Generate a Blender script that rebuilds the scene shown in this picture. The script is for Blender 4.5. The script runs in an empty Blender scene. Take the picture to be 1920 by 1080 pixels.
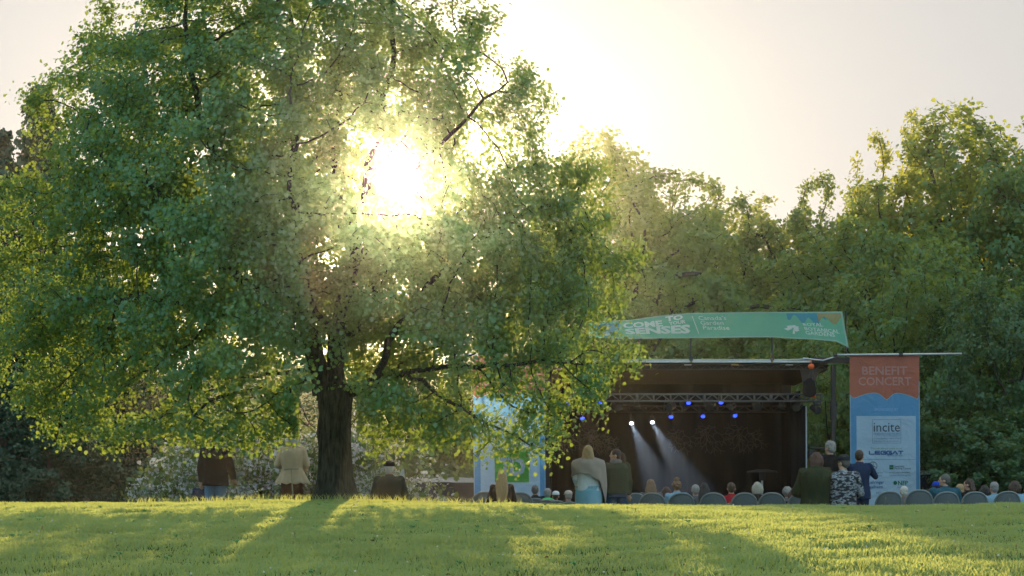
import bpy, bmesh, math, random
import numpy as np
from mathutils import Vector, Matrix

# tuned once for the whole scene: air density and its forward scattering, exposure, sky
HAZE, HAZE_G, EXPO, SKY_S, SKY_C, SKY_B = 0.00055, 0.974, 0.72, 0.006, (.338, .336, .336), (.42, .60, .68)
SMOKE = .008; BEAM = 2200

# ------------------------------------------------------------------ camera, sky, sun, exposure
F = 3733.33          # focal length in photo pixels (70 mm on 36 mm, 1920 wide)
CZ = 1.6             # eye height
HR = 880.0           # row of the horizon
scene = bpy.context.scene
col = scene.collection

def P(px, py, d):
    """place at photo column px, row py, at distance d in metres"""
    return Vector(((px-960)/F*d, d, CZ+(HR-py)/F*d))

cam_d = bpy.data.cameras.new('camera'); cam = bpy.data.objects.new('camera', cam_d); col.objects.link(cam)
cam_d.sensor_width = 36; cam_d.lens = 70; cam_d.shift_y = (HR-540)/1920
cam_d.clip_start = 0.1; cam_d.clip_end = 6000
cam.location = (0, 0, CZ); cam.rotation_euler = (math.radians(90), 0, 0)
scene.camera = cam

SUN_AZ = math.atan((752-960)/F)          # measured from +Y towards +X
SUN_EL = math.atan((HR-348)/F)
w = bpy.data.worlds.new('World'); scene.world = w; w.use_nodes = True
nt = w.node_tree; nt.nodes.clear()
sky = nt.nodes.new('ShaderNodeTexSky'); sky.sky_type = 'NISHITA'; sky.sun_disc = False
sky.sun_elevation = SUN_EL; sky.sun_rotation = SUN_AZ
sky.air_density = 1.0; sky.dust_density = 2.5; sky.ozone_density = 1.5; sky.altitude = 100
hs = nt.nodes.new('ShaderNodeHueSaturation'); hs.inputs['Saturation'].default_value = 0.6
bg = nt.nodes.new('ShaderNodeBackground'); bg.inputs['Strength'].default_value = SKY_S
bg2 = nt.nodes.new('ShaderNodeBackground'); bg2.inputs['Color'].default_value = (*SKY_C, 1); bg2.inputs['Strength'].default_value = 1.0   # even evening overcast glow
# sky opposite the sun made cooler and brighter, as fill on shaded sides
tcw = nt.nodes.new('ShaderNodeTexCoord'); sxyz = nt.nodes.new('ShaderNodeSeparateXYZ'); mr = nt.nodes.new('ShaderNodeMapRange')
mr.inputs['From Min'].default_value = 0.6; mr.inputs['From Max'].default_value = -0.5
mxw = nt.nodes.new('ShaderNodeMix'); mxw.data_type = 'RGBA'; mxw.inputs[6].default_value = (*SKY_C, 1); mxw.inputs[7].default_value = (*SKY_B, 1)
nt.links.new(tcw.outputs['Generated'], sxyz.inputs[0]); nt.links.new(sxyz.outputs['Y'], mr.inputs['Value'])
nt.links.new(mr.outputs[0], mxw.inputs[0]); nt.links.new(mxw.outputs[2], bg2.inputs['Color'])
ad = nt.nodes.new('ShaderNodeAddShader')
wo = nt.nodes.new('ShaderNodeOutputWorld')
nt.links.new(sky.outputs[0], hs.inputs['Color'])
nt.links.new(hs.outputs[0], bg.inputs['Color']); nt.links.new(bg.outputs[0], ad.inputs[0]); nt.links.new(bg2.outputs[0], ad.inputs[1])
nt.links.new(ad.outputs[0], wo.inputs['Surface'])

sd = bpy.data.lights.new('sun', 'SUN'); sd.energy = 4.5; sd.angle = math.radians(0.55); sd.color = (1.0, 0.76, 0.42)
sun = bpy.data.objects.new('sun', sd); col.objects.link(sun)
to_sun = Vector((math.sin(SUN_AZ)*math.cos(SUN_EL), math.cos(SUN_AZ)*math.cos(SUN_EL), math.sin(SUN_EL)))
sun.rotation_euler = to_sun.to_track_quat('Z', 'Y').to_euler()

scene.view_settings.view_transform = 'Standard'; scene.view_settings.look = 'None'
scene.view_settings.gamma = 1; scene.view_settings.exposure = EXPO
scene.render.engine = 'CYCLES'
cy = scene.cycles
cy.max_bounces = 8; cy.diffuse_bounces = 3; cy.transmission_bounces = 6; cy.transparent_max_bounces = 12
cy.glossy_bounces = 2; cy.volume_bounces = 0
cy.use_denoising = True
try: cy.denoiser = 'OPENIMAGEDENOISE'
except Exception: pass
cy.sample_clamp_indirect = 4.0

# ------------------------------------------------------------------ helpers
def tag(o, label=None, cat=None, group=None, kind=None):
    if label: o['label'] = label
    if cat: o['category'] = cat
    if group: o['group'] = group
    if kind: o['kind'] = kind
    return o
def empty(name, loc=(0, 0, 0), rz=0.0):
    o = bpy.data.objects.new(name, None); col.objects.link(o)
    o.location = loc; o.rotation_euler = (0, 0, rz); o.empty_display_size = 0.2
    return o
def link(name, me, parent=None, m=None, loc=None):
    if m is not None and len(me.materials) == 0: me.materials.append(m)
    o = bpy.data.objects.new(name, me); col.objects.link(o)
    if parent is not None: o.parent = parent
    if loc is not None: o.location = loc
    return o
def mesh_np(name, verts, faces, smooth=False, mats=None, mi=None):
    """verts (n,3); faces: (m,k) int array or list of such arrays"""
    me = bpy.data.meshes.new(name)
    if not isinstance(faces, (list, tuple)): faces = [faces]
    faces = [np.asarray(f, dtype=np.int32) for f in faces if len(f)]
    verts = np.asarray(verts, dtype=np.float32)
    me.vertices.add(len(verts)); me.vertices.foreach_set('co', verts.ravel())
    lt = np.concatenate([f.ravel() for f in faces])
    cnt = np.concatenate([np.full(len(f), f.shape[1], dtype=np.int32) for f in faces])
    ls = np.concatenate([[0], np.cumsum(cnt)[:-1]]).astype(np.int32)
    me.loops.add(len(lt)); me.loops.foreach_set('vertex_index', lt)
    me.polygons.add(len(cnt)); me.polygons.foreach_set('loop_start', ls)
    try: me.polygons.foreach_set('loop_total', cnt)
    except Exception: pass
    if mats:
        for m in mats: me.materials.append(m)
    if mi is not None: me.polygons.foreach_set('material_index', np.asarray(mi, dtype=np.int32))
    if smooth: me.polygons.foreach_set('use_smooth', np.ones(len(cnt), dtype=bool))
    me.update(calc_edges=True); me.validate()
    return me
def face_attr(me, vals, name='tone'):
    a = me.attributes.new(name, 'FLOAT', 'FACE'); a.data.foreach_set('value', np.asarray(vals, dtype=np.float32))
def copy_tree(o, parent=None):
    c = o.copy(); col.objects.link(c)
    if parent is not None: c.parent = parent
    for ch in o.children: copy_tree(ch, c)
    return c

def vnoise(p, sc, seed):
    """smooth value noise 0..1 on a lattice"""
    r = np.random.default_rng(seed); T = r.random((32, 32, 32)); q = np.asarray(p)*sc+100.0
    i = np.floor(q).astype(int); f = q-i; f = f*f*(3-2*f); o = 0
    for a in (0, 1):
        for b_ in (0, 1):
            for c in (0, 1):
                w_ = (f[:, 0] if a else 1-f[:, 0])*(f[:, 1] if b_ else 1-f[:, 1])*(f[:, 2] if c else 1-f[:, 2])
                o = o+w_*T[(i[:, 0]+a) % 32, (i[:, 1]+b_) % 32, (i[:, 2]+c) % 32]
    return o
# geometry accumulator
class MB:
    def __init__(s): s.v = []; s.f = []; s.m = []
    def add(s, vs, fs, mi=0):
        o = len(s.v); s.v += [tuple(v) for v in vs]
        s.f += [tuple(i+o for i in f) for f in fs]; s.m += [mi]*len(fs); return s
    def box(s, c, d, mi=0, rot=None):
        hx, hy, hz = d[0]/2, d[1]/2, d[2]/2
        vs = [Vector((x*hx, y*hy, z*hz)) for z in (-1, 1) for y in (-1, 1) for x in (-1, 1)]
        if rot is not None: vs = [rot @ v for v in vs]
        vs = [v+Vector(c) for v in vs]
        return s.add(vs, [(0, 2, 3, 1), (4, 5, 7, 6), (0, 1, 5, 4), (2, 6, 7, 3), (0, 4, 6, 2), (1, 3, 7, 5)], mi)
    def tube(s, pts, r, n=8, mi=0, caps=True, flat=1.0):
        pts = [Vector(p) for p in pts]
        if not isinstance(r, (list, tuple)): r = [r]*len(pts)
        rings = []; up = None
        for i, p in enumerate(pts):
            t = (pts[min(i+1, len(pts)-1)]-pts[max(i-1, 0)])
            if t.length < 1e-9: t = Vector((0, 0, 1))
            t.normalize()
            if up is None:
                up = Vector((0, 0, 1)) if abs(t.z) < .9 else Vector((0, 1, 0))
            a = t.cross(up); a.normalize(); b = a.cross(t); b.normalize(); up = b
            rings.append([p+a*math.cos(2*math.pi*k/n)*r[i]+b*math.sin(2*math.pi*k/n)*r[i]*flat for k in range(n)])
        vs = [v for rg in rings for v in rg]; fs = []
        for i in range(len(pts)-1):
            for k in range(n):
                fs.append((i*n+k, i*n+(k+1) % n, (i+1)*n+(k+1) % n, (i+1)*n+k))
        if caps:
            fs.append(tuple(reversed(range(n)))); fs.append(tuple((len(pts)-1)*n+k for k in range(n)))
        return s.add(vs, fs, mi)
    def loft(s, rings, mi=0, caps=True):
        n = len(rings[0]); vs = [v for rg in rings for v in rg]; fs = []
        for i in range(len(rings)-1):
            for k in range(n):
                fs.append((i*n+k, i*n+(k+1) % n, (i+1)*n+(k+1) % n, (i+1)*n+k))
        if caps:
            fs.append(tuple(reversed(range(n)))); fs.append(tuple((len(rings)-1)*n+k for k in range(n)))
        return s.add(vs, fs, mi)
    def ell(s, c, r, mi=0, nu=14, nv=9, rot=None):
        c = Vector(c); rings = []
        vs = []; fs = []
        for i in range(1, nv):
            th = math.pi*i/nv
            for k in range(nu):
                ph = 2*math.pi*k/nu
                v = Vector((r[0]*math.sin(th)*math.cos(ph), r[1]*math.sin(th)*math.sin(ph), -r[2]*math.cos(th)))
                if rot is not None: v = rot @ v
                vs.append(c+v)
        b = Vector((0, 0, -r[2])); t = Vector((0, 0, r[2]))
        if rot is not None: b = rot @ b; t = rot @ t
        vs += [c+b, c+t]; nb = len(vs)-2; nt_ = len(vs)-1
        for i in range(nv-2):
            for k in range(nu):
                fs.append((i*nu+k, i*nu+(k+1) % nu, (i+1)*nu+(k+1) % nu, (i+1)*nu+k))
        for k in range(nu):
            fs.append((nb, (k+1) % nu, k)); fs.append((nt_, (nv-2)*nu+k, (nv-2)*nu+(k+1) % nu))
        return s.add(vs, fs, mi)
    def build(s, name, mats, parent=None, smooth=False, bevel=0, loc=None):
        me = bpy.data.meshes.new(name); me.from_pydata(s.v, [], s.f)
        if not isinstance(mats, (list, tuple)): mats = [mats]
        for m in mats: me.materials.append(m)
        me.polygons.foreach_set('material_index', s.m)
        if smooth: me.polygons.foreach_set('use_smooth', [True]*len(s.f))
        me.update()
        o = link(name, me, parent, loc=loc)
        if bevel:
            b = o.modifiers.new('bevel', 'BEVEL'); b.width = bevel; b.segments = 2; b.limit_method = 'ANGLE'
        return o

# ------------------------------------------------------------------ materials
def new_mat(name):
    m = bpy.data.materials.new(name); m.use_nodes = True; nt = m.node_tree; nt.nodes.clear()
    out = nt.nodes.new('ShaderNodeOutputMaterial'); return m, nt, out
def N(nt, t, **kw):
    n = nt.nodes.new(t)
    for k, v in kw.items(): setattr(n, k, v)
    return n
def noise_color(nt, c, var=0.25, scale=6.0, detail=4.0, vec=None, obj=True, stretch=None):
    tc = N(nt, 'ShaderNodeTexCoord'); mp = N(nt, 'ShaderNodeMapping')
    nt.links.new(tc.outputs['Object'], mp.inputs['Vector'])
    if stretch: mp.inputs['Scale'].default_value = stretch
    no = N(nt, 'ShaderNodeTexNoise'); no.inputs['Scale'].default_value = scale; no.inputs['Detail'].default_value = detail
    nt.links.new(mp.outputs[0], no.inputs['Vector'])
    cr = N(nt, 'ShaderNodeMix', data_type='RGBA')
    lo = [max(0, x*(1-var)) for x in c[:3]]+[1]; hi = [min(1, x*(1+var)) for x in c[:3]]+[1]
    cr.inputs[6].default_value = lo; cr.inputs[7].default_value = hi
    nt.links.new(no.outputs['Fac'], cr.inputs[0])
    return cr.outputs[2], no, mp
def mat(name, c, rough=0.7, var=0.2, scale=8.0, metal=0.0, bump=0.0, bscale=40.0, spec=0.4, stretch=None, transl=0.0, sheen=0.0):
    m, nt, out = new_mat(name)
    col_, no, mp = noise_color(nt, c, var, scale, stretch=stretch)
    b = N(nt, 'ShaderNodeBsdfPrincipled')
    nt.links.new(col_, b.inputs['Base Color']); b.inputs['Roughness'].default_value = rough
    b.inputs['Metallic'].default_value = metal; b.inputs['Specular IOR Level'].default_value = spec
    if sheen: b.inputs['Sheen Weight'].default_value = sheen
    if bump:
        n2 = N(nt, 'ShaderNodeTexNoise'); n2.inputs['Scale'].default_value = bscale; n2.inputs['Detail'].default_value = 5
        nt.links.new(mp.outputs[0], n2.inputs['Vector'])
        bp = N(nt, 'ShaderNodeBump'); bp.inputs['Strength'].default_value = bump; bp.inputs['Distance'].default_value = 0.02
        nt.links.new(n2.outputs['Fac'], bp.inputs['Height']); nt.links.new(bp.outputs[0], b.inputs['Normal'])
    sh = b.outputs[0]
    if transl:
        t = N(nt, 'ShaderNodeBsdfTranslucent'); nt.links.new(col_, t.inputs['Color'])
        mx = N(nt, 'ShaderNodeMixShader'); mx.inputs[0].default_value = transl
        nt.links.new(b.outputs[0], mx.inputs[1]); nt.links.new(t.outputs[0], mx.inputs[2]); sh = mx.outputs[0]
    nt.links.new(sh, out.inputs['Surface'])
    return m
def emit(name, c, s):
    m, nt, out = new_mat(name); e = N(nt, 'ShaderNodeEmission'); e.inputs[0].default_value = (*c, 1); e.inputs[1].default_value = s
    nt.links.new(e.outputs[0], out.inputs['Surface']); return m
def leaf_mat(name, dark, light, tr, tmix=0.45, gloss=0.06, noise_scale=0.6):
    """thin leaf: diffuse front, translucent back, tone varies per leaf and per limb"""
    m, nt, out = new_mat(name)
    at = N(nt, 'ShaderNodeAttribute', attribute_name='tone')
    tc = N(nt, 'ShaderNodeTexCoord'); no = N(nt, 'ShaderNodeTexNoise'); no.inputs['Scale'].default_value = noise_scale
    nt.links.new(tc.outputs['Object'], no.inputs['Vector'])
    ad = N(nt, 'ShaderNodeMath', operation='MULTIPLY_ADD'); ad.inputs[1].default_value = 0.7; ad.inputs[2].default_value = -0.15
    nt.links.new(at.outputs['Fac'], ad.inputs[0])
    a2 = N(nt, 'ShaderNodeMath', operation='MULTIPLY_ADD', use_clamp=True); a2.inputs[1].default_value = 0.9
    nt.links.new(no.outputs['Fac'], a2.inputs[0]); nt.links.new(ad.outputs[0], a2.inputs[2])
    cr = N(nt, 'ShaderNodeMix', data_type='RGBA'); cr.inputs[6].default_value = (*dark, 1); cr.inputs[7].default_value = (*light, 1)
    nt.links.new(a2.outputs[0], cr.inputs[0])
    d = N(nt, 'ShaderNodeBsdfDiffuse'); nt.links.new(cr.outputs[2], d.inputs['Color'])
    t = N(nt, 'ShaderNodeBsdfTranslucent'); t.inputs['Color'].default_value = (*tr, 1)
    mx = N(nt, 'ShaderNodeMixShader'); mx.inputs[0].default_value = tmix
    nt.links.new(d.outputs[0], mx.inputs[1]); nt.links.new(t.outputs[0], mx.inputs[2])
    g = N(nt, 'ShaderNodeBsdfGlossy'); g.inputs['Roughness'].default_value = 0.45; g.inputs['Color'].default_value = (.8, .9, .8, 1)
    m2 = N(nt, 'ShaderNodeMixShader'); m2.inputs[0].default_value = gloss
    nt.links.new(mx.outputs[0], m2.inputs[1]); nt.links.new(g.outputs[0], m2.inputs[2])
    nt.links.new(m2.outputs[0], out.inputs['Surface'])
    return m

# ------------------------------------------------------------------ terrain
_drop_t = [-1, 0, 1, 2, 5, 6, 10.5, 12, 15, 25, 40, 70]; _drop_z = [0, 0, .04, .14, .60, .72, .80, 1.02, 1.2, 1.75, 1.9, 1.9]
_cr_px = [-3000, 0, 400, 520, 660, 800, 1000, 1300, 1600, 1920, 5000]; _cr_row = [949, 948, 945, 941, 942, 946, 950, 953, 953, 949, 949]
def crest_y(x): return 28.5-2.5*np.tanh(x/3.0)
def ground(x, y):
    x = np.asarray(x, dtype=float); y = np.asarray(y, dtype=float)
    yc = crest_y(x); tc = (np.interp(960+F*x/yc, _cr_px, _cr_row)-HR)/F
    zc = CZ-tc*yc
    c = (0.0536*15-tc*15)/(yc-15)**2
    yn = np.maximum(y, 13.0)
    near = CZ-tc*yn-c*(yc-yn)**2
    sl = -tc+2*c*(yc-13)
    near = np.where(y < 13, near-sl*(13-y), near)
    near = np.where(near < 0.25, 0.25*np.exp(np.minimum(0, (near-0.25))/0.25), near)
    und = 0.016*np.sin(x*1.7+y*1.1)*np.sin(y*2.3+x*.4)+0.012*np.sin(x*4.1-y*2.9+1)*np.sin(y*5.1)
    far = zc-np.interp(y-yc, _drop_t, _drop_z)
    return np.where(y < yc, near+und*np.clip((yc-y)/3, 0, 1), far)
def G(x, y): return float(ground(x, y))

def nonuni(a, b, c, d, s, S):
    """fine spacing s within [b,c], growing outside to a and d"""
    mid = list(np.arange(b, c+1e-6, s)); up = []; v = c; st = s
    while v < d: st *= S; v += st; up.append(min(v, d))
    dn = []; v = b; st = s
    while v > a: st *= S; v -= st; dn.append(max(v, a))
    return np.array(dn[::-1]+mid+up)
gx = nonuni(-300, -12, 12, 300, .25, 1.25); gy = nonuni(-60, 8, 46, 158, .25, 1.2)
X, Y = np.meshgrid(gx, gy); Z = ground(X, Y)
idx = np.arange(X.size).reshape(X.shape)
fq = np.stack([idx[:-1, :-1], idx[:-1, 1:], idx[1:, 1:], idx[1:, :-1]], -1).reshape(-1, 4)
m_soil, nt, out = new_mat('turf soil')
cc, no, mp = noise_color(nt, (.055, .085, .018), .45, 3.0, 8)
b = N(nt, 'ShaderNodeBsdfPrincipled'); b.inputs['Roughness'].default_value = .95; b.inputs['Specular IOR Level'].default_value = .1
nt.links.new(cc, b.inputs['Base Color']); nt.links.new(b.outputs[0], out.inputs['Surface'])
tag(link('ground', mesh_np('ground', np.stack([X, Y, Z], -1).reshape(-1, 3), fq, True), m=m_soil), kind='structure')

# grass blades of the lawn: one sheet of stuff nobody could count
def make_grass(nb, seed=3):
    r = np.random.default_rng(seed)
    y = 12.5+(33-12.5)*r.random(nb*3)**0.8
    x = (r.random(nb*3)*2-1)*(y*0.262+1.6)
    keep = r.random(nb*3) < (y*0.262+1.6)/(33*.262+1.6)*1.15
    keep &= y < crest_y(x)+1.0
    x = x[keep][:nb]; y = y[keep][:nb]; n = len(x)
    z = ground(x, y)
    tuft = .5+.5*np.sin(x*2.9+3*np.sin(y*1.3))*np.sin(y*3.7+2*np.sin(x*1.9))
    bare = np.stack([x, y*.7, x*0], -1); thin = vnoise(bare, 1.6, 95)*.6+vnoise(bare, 4.5, 96)*.4
    tuft2 = .5+.5*np.sin(x*11+3*np.sin(y*7))*np.sin(y*13+2*np.sin(x*9))
    h = (.024+.018*tuft+.016*tuft2)*(.6+.8*r.random(n))*np.interp(y, [14, 22, 30], [1.1, 1, .75])*np.interp(thin, [.25, .6], [.55, 1.15])
    px = 960+F*x/y
    tree_d = np.hypot(x+2.72, (y-30.6))
    wild = (tree_d < 2.6)*r.random(n)
    h = h+wild*.03*(r.random(n)**2)+np.where((tree_d < 3.2) & (r.random(n) < .012), .10, 0)
    a = r.random(n)*2*np.pi; wd = (.0045+.0035*r.random(n))*.85
    la = r.random(n)*2*np.pi; ln = h*(.25+.6*r.random(n))
    dx = np.cos(a)*wd; dy = np.sin(a)*wd
    v = np.empty((n, 5, 3))
    mx_ = np.cos(la)*ln; my_ = np.sin(la)*ln
    v[:, 0] = np.stack([x-dx, y-dy, z-.01], -1); v[:, 1] = np.stack([x+dx, y+dy, z-.01], -1)
    v[:, 2] = np.stack([x+dx*.8+mx_*.3, y+dy*.8+my_*.3, z+h*.6], -1); v[:, 3] = np.stack([x-dx*.8+mx_*.3, y-dy*.8+my_*.3, z+h*.6], -1)
    v[:, 4] = np.stack([x+mx_, y+my_, z+h], -1)
    b0 = np.arange(n)[:, None]*5
    q = b0+np.array([[0, 1, 2, 3]]); t = b0+np.array([[3, 2, 4]])
    me = mesh_np('lawn_grass', v.reshape(-1, 3), [q, t])
    q3 = np.stack([x, y*.6, x*0], -1); pt = vnoise(q3, .55, 91)*.6+vnoise(q3, 2.3, 92)*.4
    tone = np.clip(-.35+1.5*pt+.45*r.random(n), 0, 1)
    face_attr(me, np.concatenate([tone, tone]))
    return me
m_grass = leaf_mat('grass blade', (.085, .165, .070), (.19, .31, .12), (.72, .76, .20), .5, .05, .5)
tag(link('lawn_grass', make_grass(int(560000)), m=m_grass), kind='stuff')

# dry stalks, clover heads and fallen scraps on the lawn
r = np.random.default_rng(17); mb = MB(); mats_ = [mat('dry stalk', (.30, .20, .08), .9, .3), mat('clover head', (.62, .58, .52), .9, .3), mat('dead leaf', (.16, .09, .035), .9, .4), mat('broad weed leaf', (.13, .27, .08), .8, .3)]
for i in range(430):
    y = 14+15*r.random()**.9; x = (r.random()*2-1)*(y*.262+.8)
    if y > crest_y(x)-.2: continue
    z = G(x, y); k = r.random()
    if k < .10:
        h = r.uniform(.07, .14); a = r.uniform(-.03, .03); mb.tube([(x, y, z), (x+a*.5, y, z+h*.6), (x+a, y, z+h)], [.002, .0015, .001], 4, 0); mb.ell((x+a, y, z+h), (.006, .006, .016), 0, 6, 4)
    elif k < .42: mb.ell((x, y, z+.045), (.009, .009, .008), 1, 7, 5); mb.tube([(x, y, z), (x, y, z+.04)], .0012, 3, 3)
    elif k < .65:
        a = r.uniform(0, 6.28); c, s_ = math.cos(a)*.025, math.sin(a)*.025
        mb.add([(x-c, y-s_, z+.03), (x+s_*.6, y-c*.6, z+.045), (x+c, y+s_, z+.03), (x-s_*.6, y+c*.6, z+.040)], [(0, 1, 2, 3)], 2)
    else:
        for j in range(5):
            a = j*1.256+r.uniform(-.3, .3); L = r.uniform(.03, .07); c, s_ = math.cos(a), math.sin(a)
            mb.add([(x, y, z+.01), (x+c*L*.6-s_*.012, y+s_*L*.6+c*.012, z+.045), (x+c*L, y+s_*L, z+.035), (x+c*L*.6+s_*.012, y+s_*L*.6-c*.012, z+.045)], [(0, 1, 2, 3)], 3)
tag(mb.build('lawn_weeds', mats_), kind='stuff')
# ------------------------------------------------------------------ trees
m_bark, nt, out = new_mat('bark')
tc = N(nt, 'ShaderNodeTexCoord'); mp = N(nt, 'ShaderNodeMapping'); mp.inputs['Scale'].default_value = (1, 1, .16)
nt.links.new(tc.outputs['Object'], mp.inputs['Vector'])
no = N(nt, 'ShaderNodeTexNoise'); no.inputs['Scale'].default_value = 26; no.inputs['Detail'].default_value = 8; no.inputs['Roughness'].default_value = .65
nt.links.new(mp.outputs[0], no.inputs['Vector'])
cr = N(nt, 'ShaderNodeValToRGB'); cr.color_ramp.elements[0].color = (.026, .025, .020, 1); cr.color_ramp.elements[1].color = (.13, .122, .10, 1)
cr.color_ramp.elements[0].position = .35; cr.color_ramp.elements[1].position = .7
nt.links.new(no.outputs['Fac'], cr.inputs[0])
bp = N(nt, 'ShaderNodeBump'); bp.inputs['Strength'].default_value = .9; bp.inputs['Distance'].default_value = .03
nt.links.new(no.outputs['Fac'], bp.inputs['Height'])
b = N(nt, 'ShaderNodeBsdfPrincipled'); b.inputs['Roughness'].default_value = .9; b.inputs['Specular IOR Level'].default_value = .2
nt.links.new(cr.outputs[0], b.inputs['Base Color']); nt.links.new(bp.outputs[0], b.inputs['Normal']); nt.links.new(b.outputs[0], out.inputs['Surface'])
m_twig = mat('grey twig', (.10, .09, .08), .9, .3, 3)

def colonize(attr, seeds, step, kill, infl, tropism=(0, 0, .05), iters=400, seed=0):
    """space colonisation. seeds: list of (pos, parent). returns positions, parents"""
    pos = np.array([s[0] for s in seeds], dtype=float); par = [s[1] for s in seeds]
    r = np.random.default_rng(seed)
    A = np.array(attr, dtype=float)
    d2 = ((A[:, None]-pos[None])**2).sum(-1); near = d2.argmin(1); dist = np.sqrt(d2.min(1))
    trop = np.array(tropism)
    plist = [pos]; npos = len(pos); allp = pos
    for it in range(iters):
        k = dist < infl
        if not k.any(): break
        nn = near[k]; dv = A[k]-allp[nn]; dv /= np.linalg.norm(dv, axis=1)[:, None]+1e-9
        u, inv = np.unique(nn, return_inverse=True)
        s = np.zeros((len(u), 3)); np.add.at(s, inv, dv)
        s /= np.linalg.norm(s, axis=1)[:, None]+1e-9
        s += trop+r.normal(0, .12, s.shape); s /= np.linalg.norm(s, axis=1)[:, None]+1e-9
        new = allp[u]+s*step
        par += list(u); i0 = len(allp); allp = np.concatenate([allp, new])
        d2 = np.sqrt(((A[:, None]-new[None])**2).sum(-1)); j = d2.argmin(1); m = d2[np.arange(len(A)), j]
        b_ = m < dist-1e-4; near[b_] = j[b_]+i0; dist[b_] = m[b_]
        stale = ~b_ & k & (dist < infl)
        keep = dist > kill
        # drop attractors that stopped getting closer
        if it % 12 == 11:
            if 'last' in locals() and len(last) == len(dist):
                keep &= ~((np.abs(last-dist) < 1e-3) & (dist < infl))
        A = A[keep]; near = near[keep]; dist = dist[keep]
        if it % 12 == 0 or it % 12 == 11: last = dist.copy()
        if len(A) == 0 or len(allp) > 30000: break
    return allp, np.array(par)
def radii(par, tip, expo=2.3):
    n = len(par); r = np.zeros(n)
    for i in range(n-1, -1, -1):
        if r[i] == 0: r[i] = tip**expo
        if par[i] >= 0: r[par[i]] += r[i]
    return r**(1/expo)
def branch_mesh(name, pos, par, rad, rmin=0.0, skip=0):
    vs = []; fs = []; off = 0
    for i in range(len(par)):
        p = par[i]
        if p < 0 or rad[i] < rmin or i < skip: continue
        a = pos[p]; b_ = pos[i]; t = b_-a; L = np.linalg.norm(t)
        if L < 1e-6: continue
        t = t/L; n = 10 if rad[i] > .05 else (6 if rad[i] > .015 else 3)
        up = np.array([0, 0, 1.]) if abs(t[2]) < .9 else np.array([0, 1., 0])
        u = np.cross(t, up); u /= np.linalg.norm(u); w_ = np.cross(u, t)
        ra = min(rad[p], rad[i]*1.35); ph = np.arange(n)*2*np.pi/n
        c = np.cos(ph)[:, None]*u+np.sin(ph)[:, None]*w_
        vs.append(a-t*ra*.3+c*ra); vs.append(b_+t*rad[i]*.2+c*rad[i])
        k = np.arange(n); q = np.stack([off+k, off+(k+1) % n, off+n+(k+1) % n, off+n+k], -1); fs.append(q); off += 2*n
    return np.concatenate(vs), np.concatenate(fs)
def leaves_np(cent, size, r, out_dir, droop=.35, up=.3, jitter=.9, kind='leaf'):
    """folded heart-ish leaves at cent; returns verts, faces(quads), per-face tone"""
    n = len(cent)
    nrm = r.normal(0, jitter, (n, 3))+out_dir+np.array([0, 0, up]); nrm /= np.linalg.norm(nrm, axis=1)[:, None]
    ax = r.normal(0, 1, (n, 3))+np.array([0, 0, -droop*3]); ax -= (ax*nrm).sum(1)[:, None]*nrm; ax /= np.linalg.norm(ax, axis=1)[:, None]
    sd_ = np.cross(nrm, ax); s = size[:, None]
    fold = .25
    # base, tip, left (2), right (2)
    base = cent-ax*s*.5; tip = cent+ax*s*.55
    l1 = cent-ax*s*.28+sd_*s*.46+nrm*s*fold*.4; l2 = cent+ax*s*.15+sd_*s*.40+nrm*s*fold*.4
    r1 = cent-ax*s*.28-sd_*s*.46+nrm*s*fold*.4; r2 = cent+ax*s*.15-sd_*s*.40+nrm*s*fold*.4
    v = np.stack([base, l1, l2, tip, r2, r1], 1).reshape(-1, 3)
    b0 = np.arange(n)[:, None]*6
    q = np.concatenate([b0+np.array([[0, 1, 2, 3]]), b0+np.array([[0, 3, 4, 5]])])
    tone = r.random(n); tone = np.concatenate([tone, tone])
    return v, q, tone

def to_px(p):
    d = p[..., 1]
    return 960+F*p[..., 0]/d, HR-F*(p[..., 2]-CZ)/d

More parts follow.
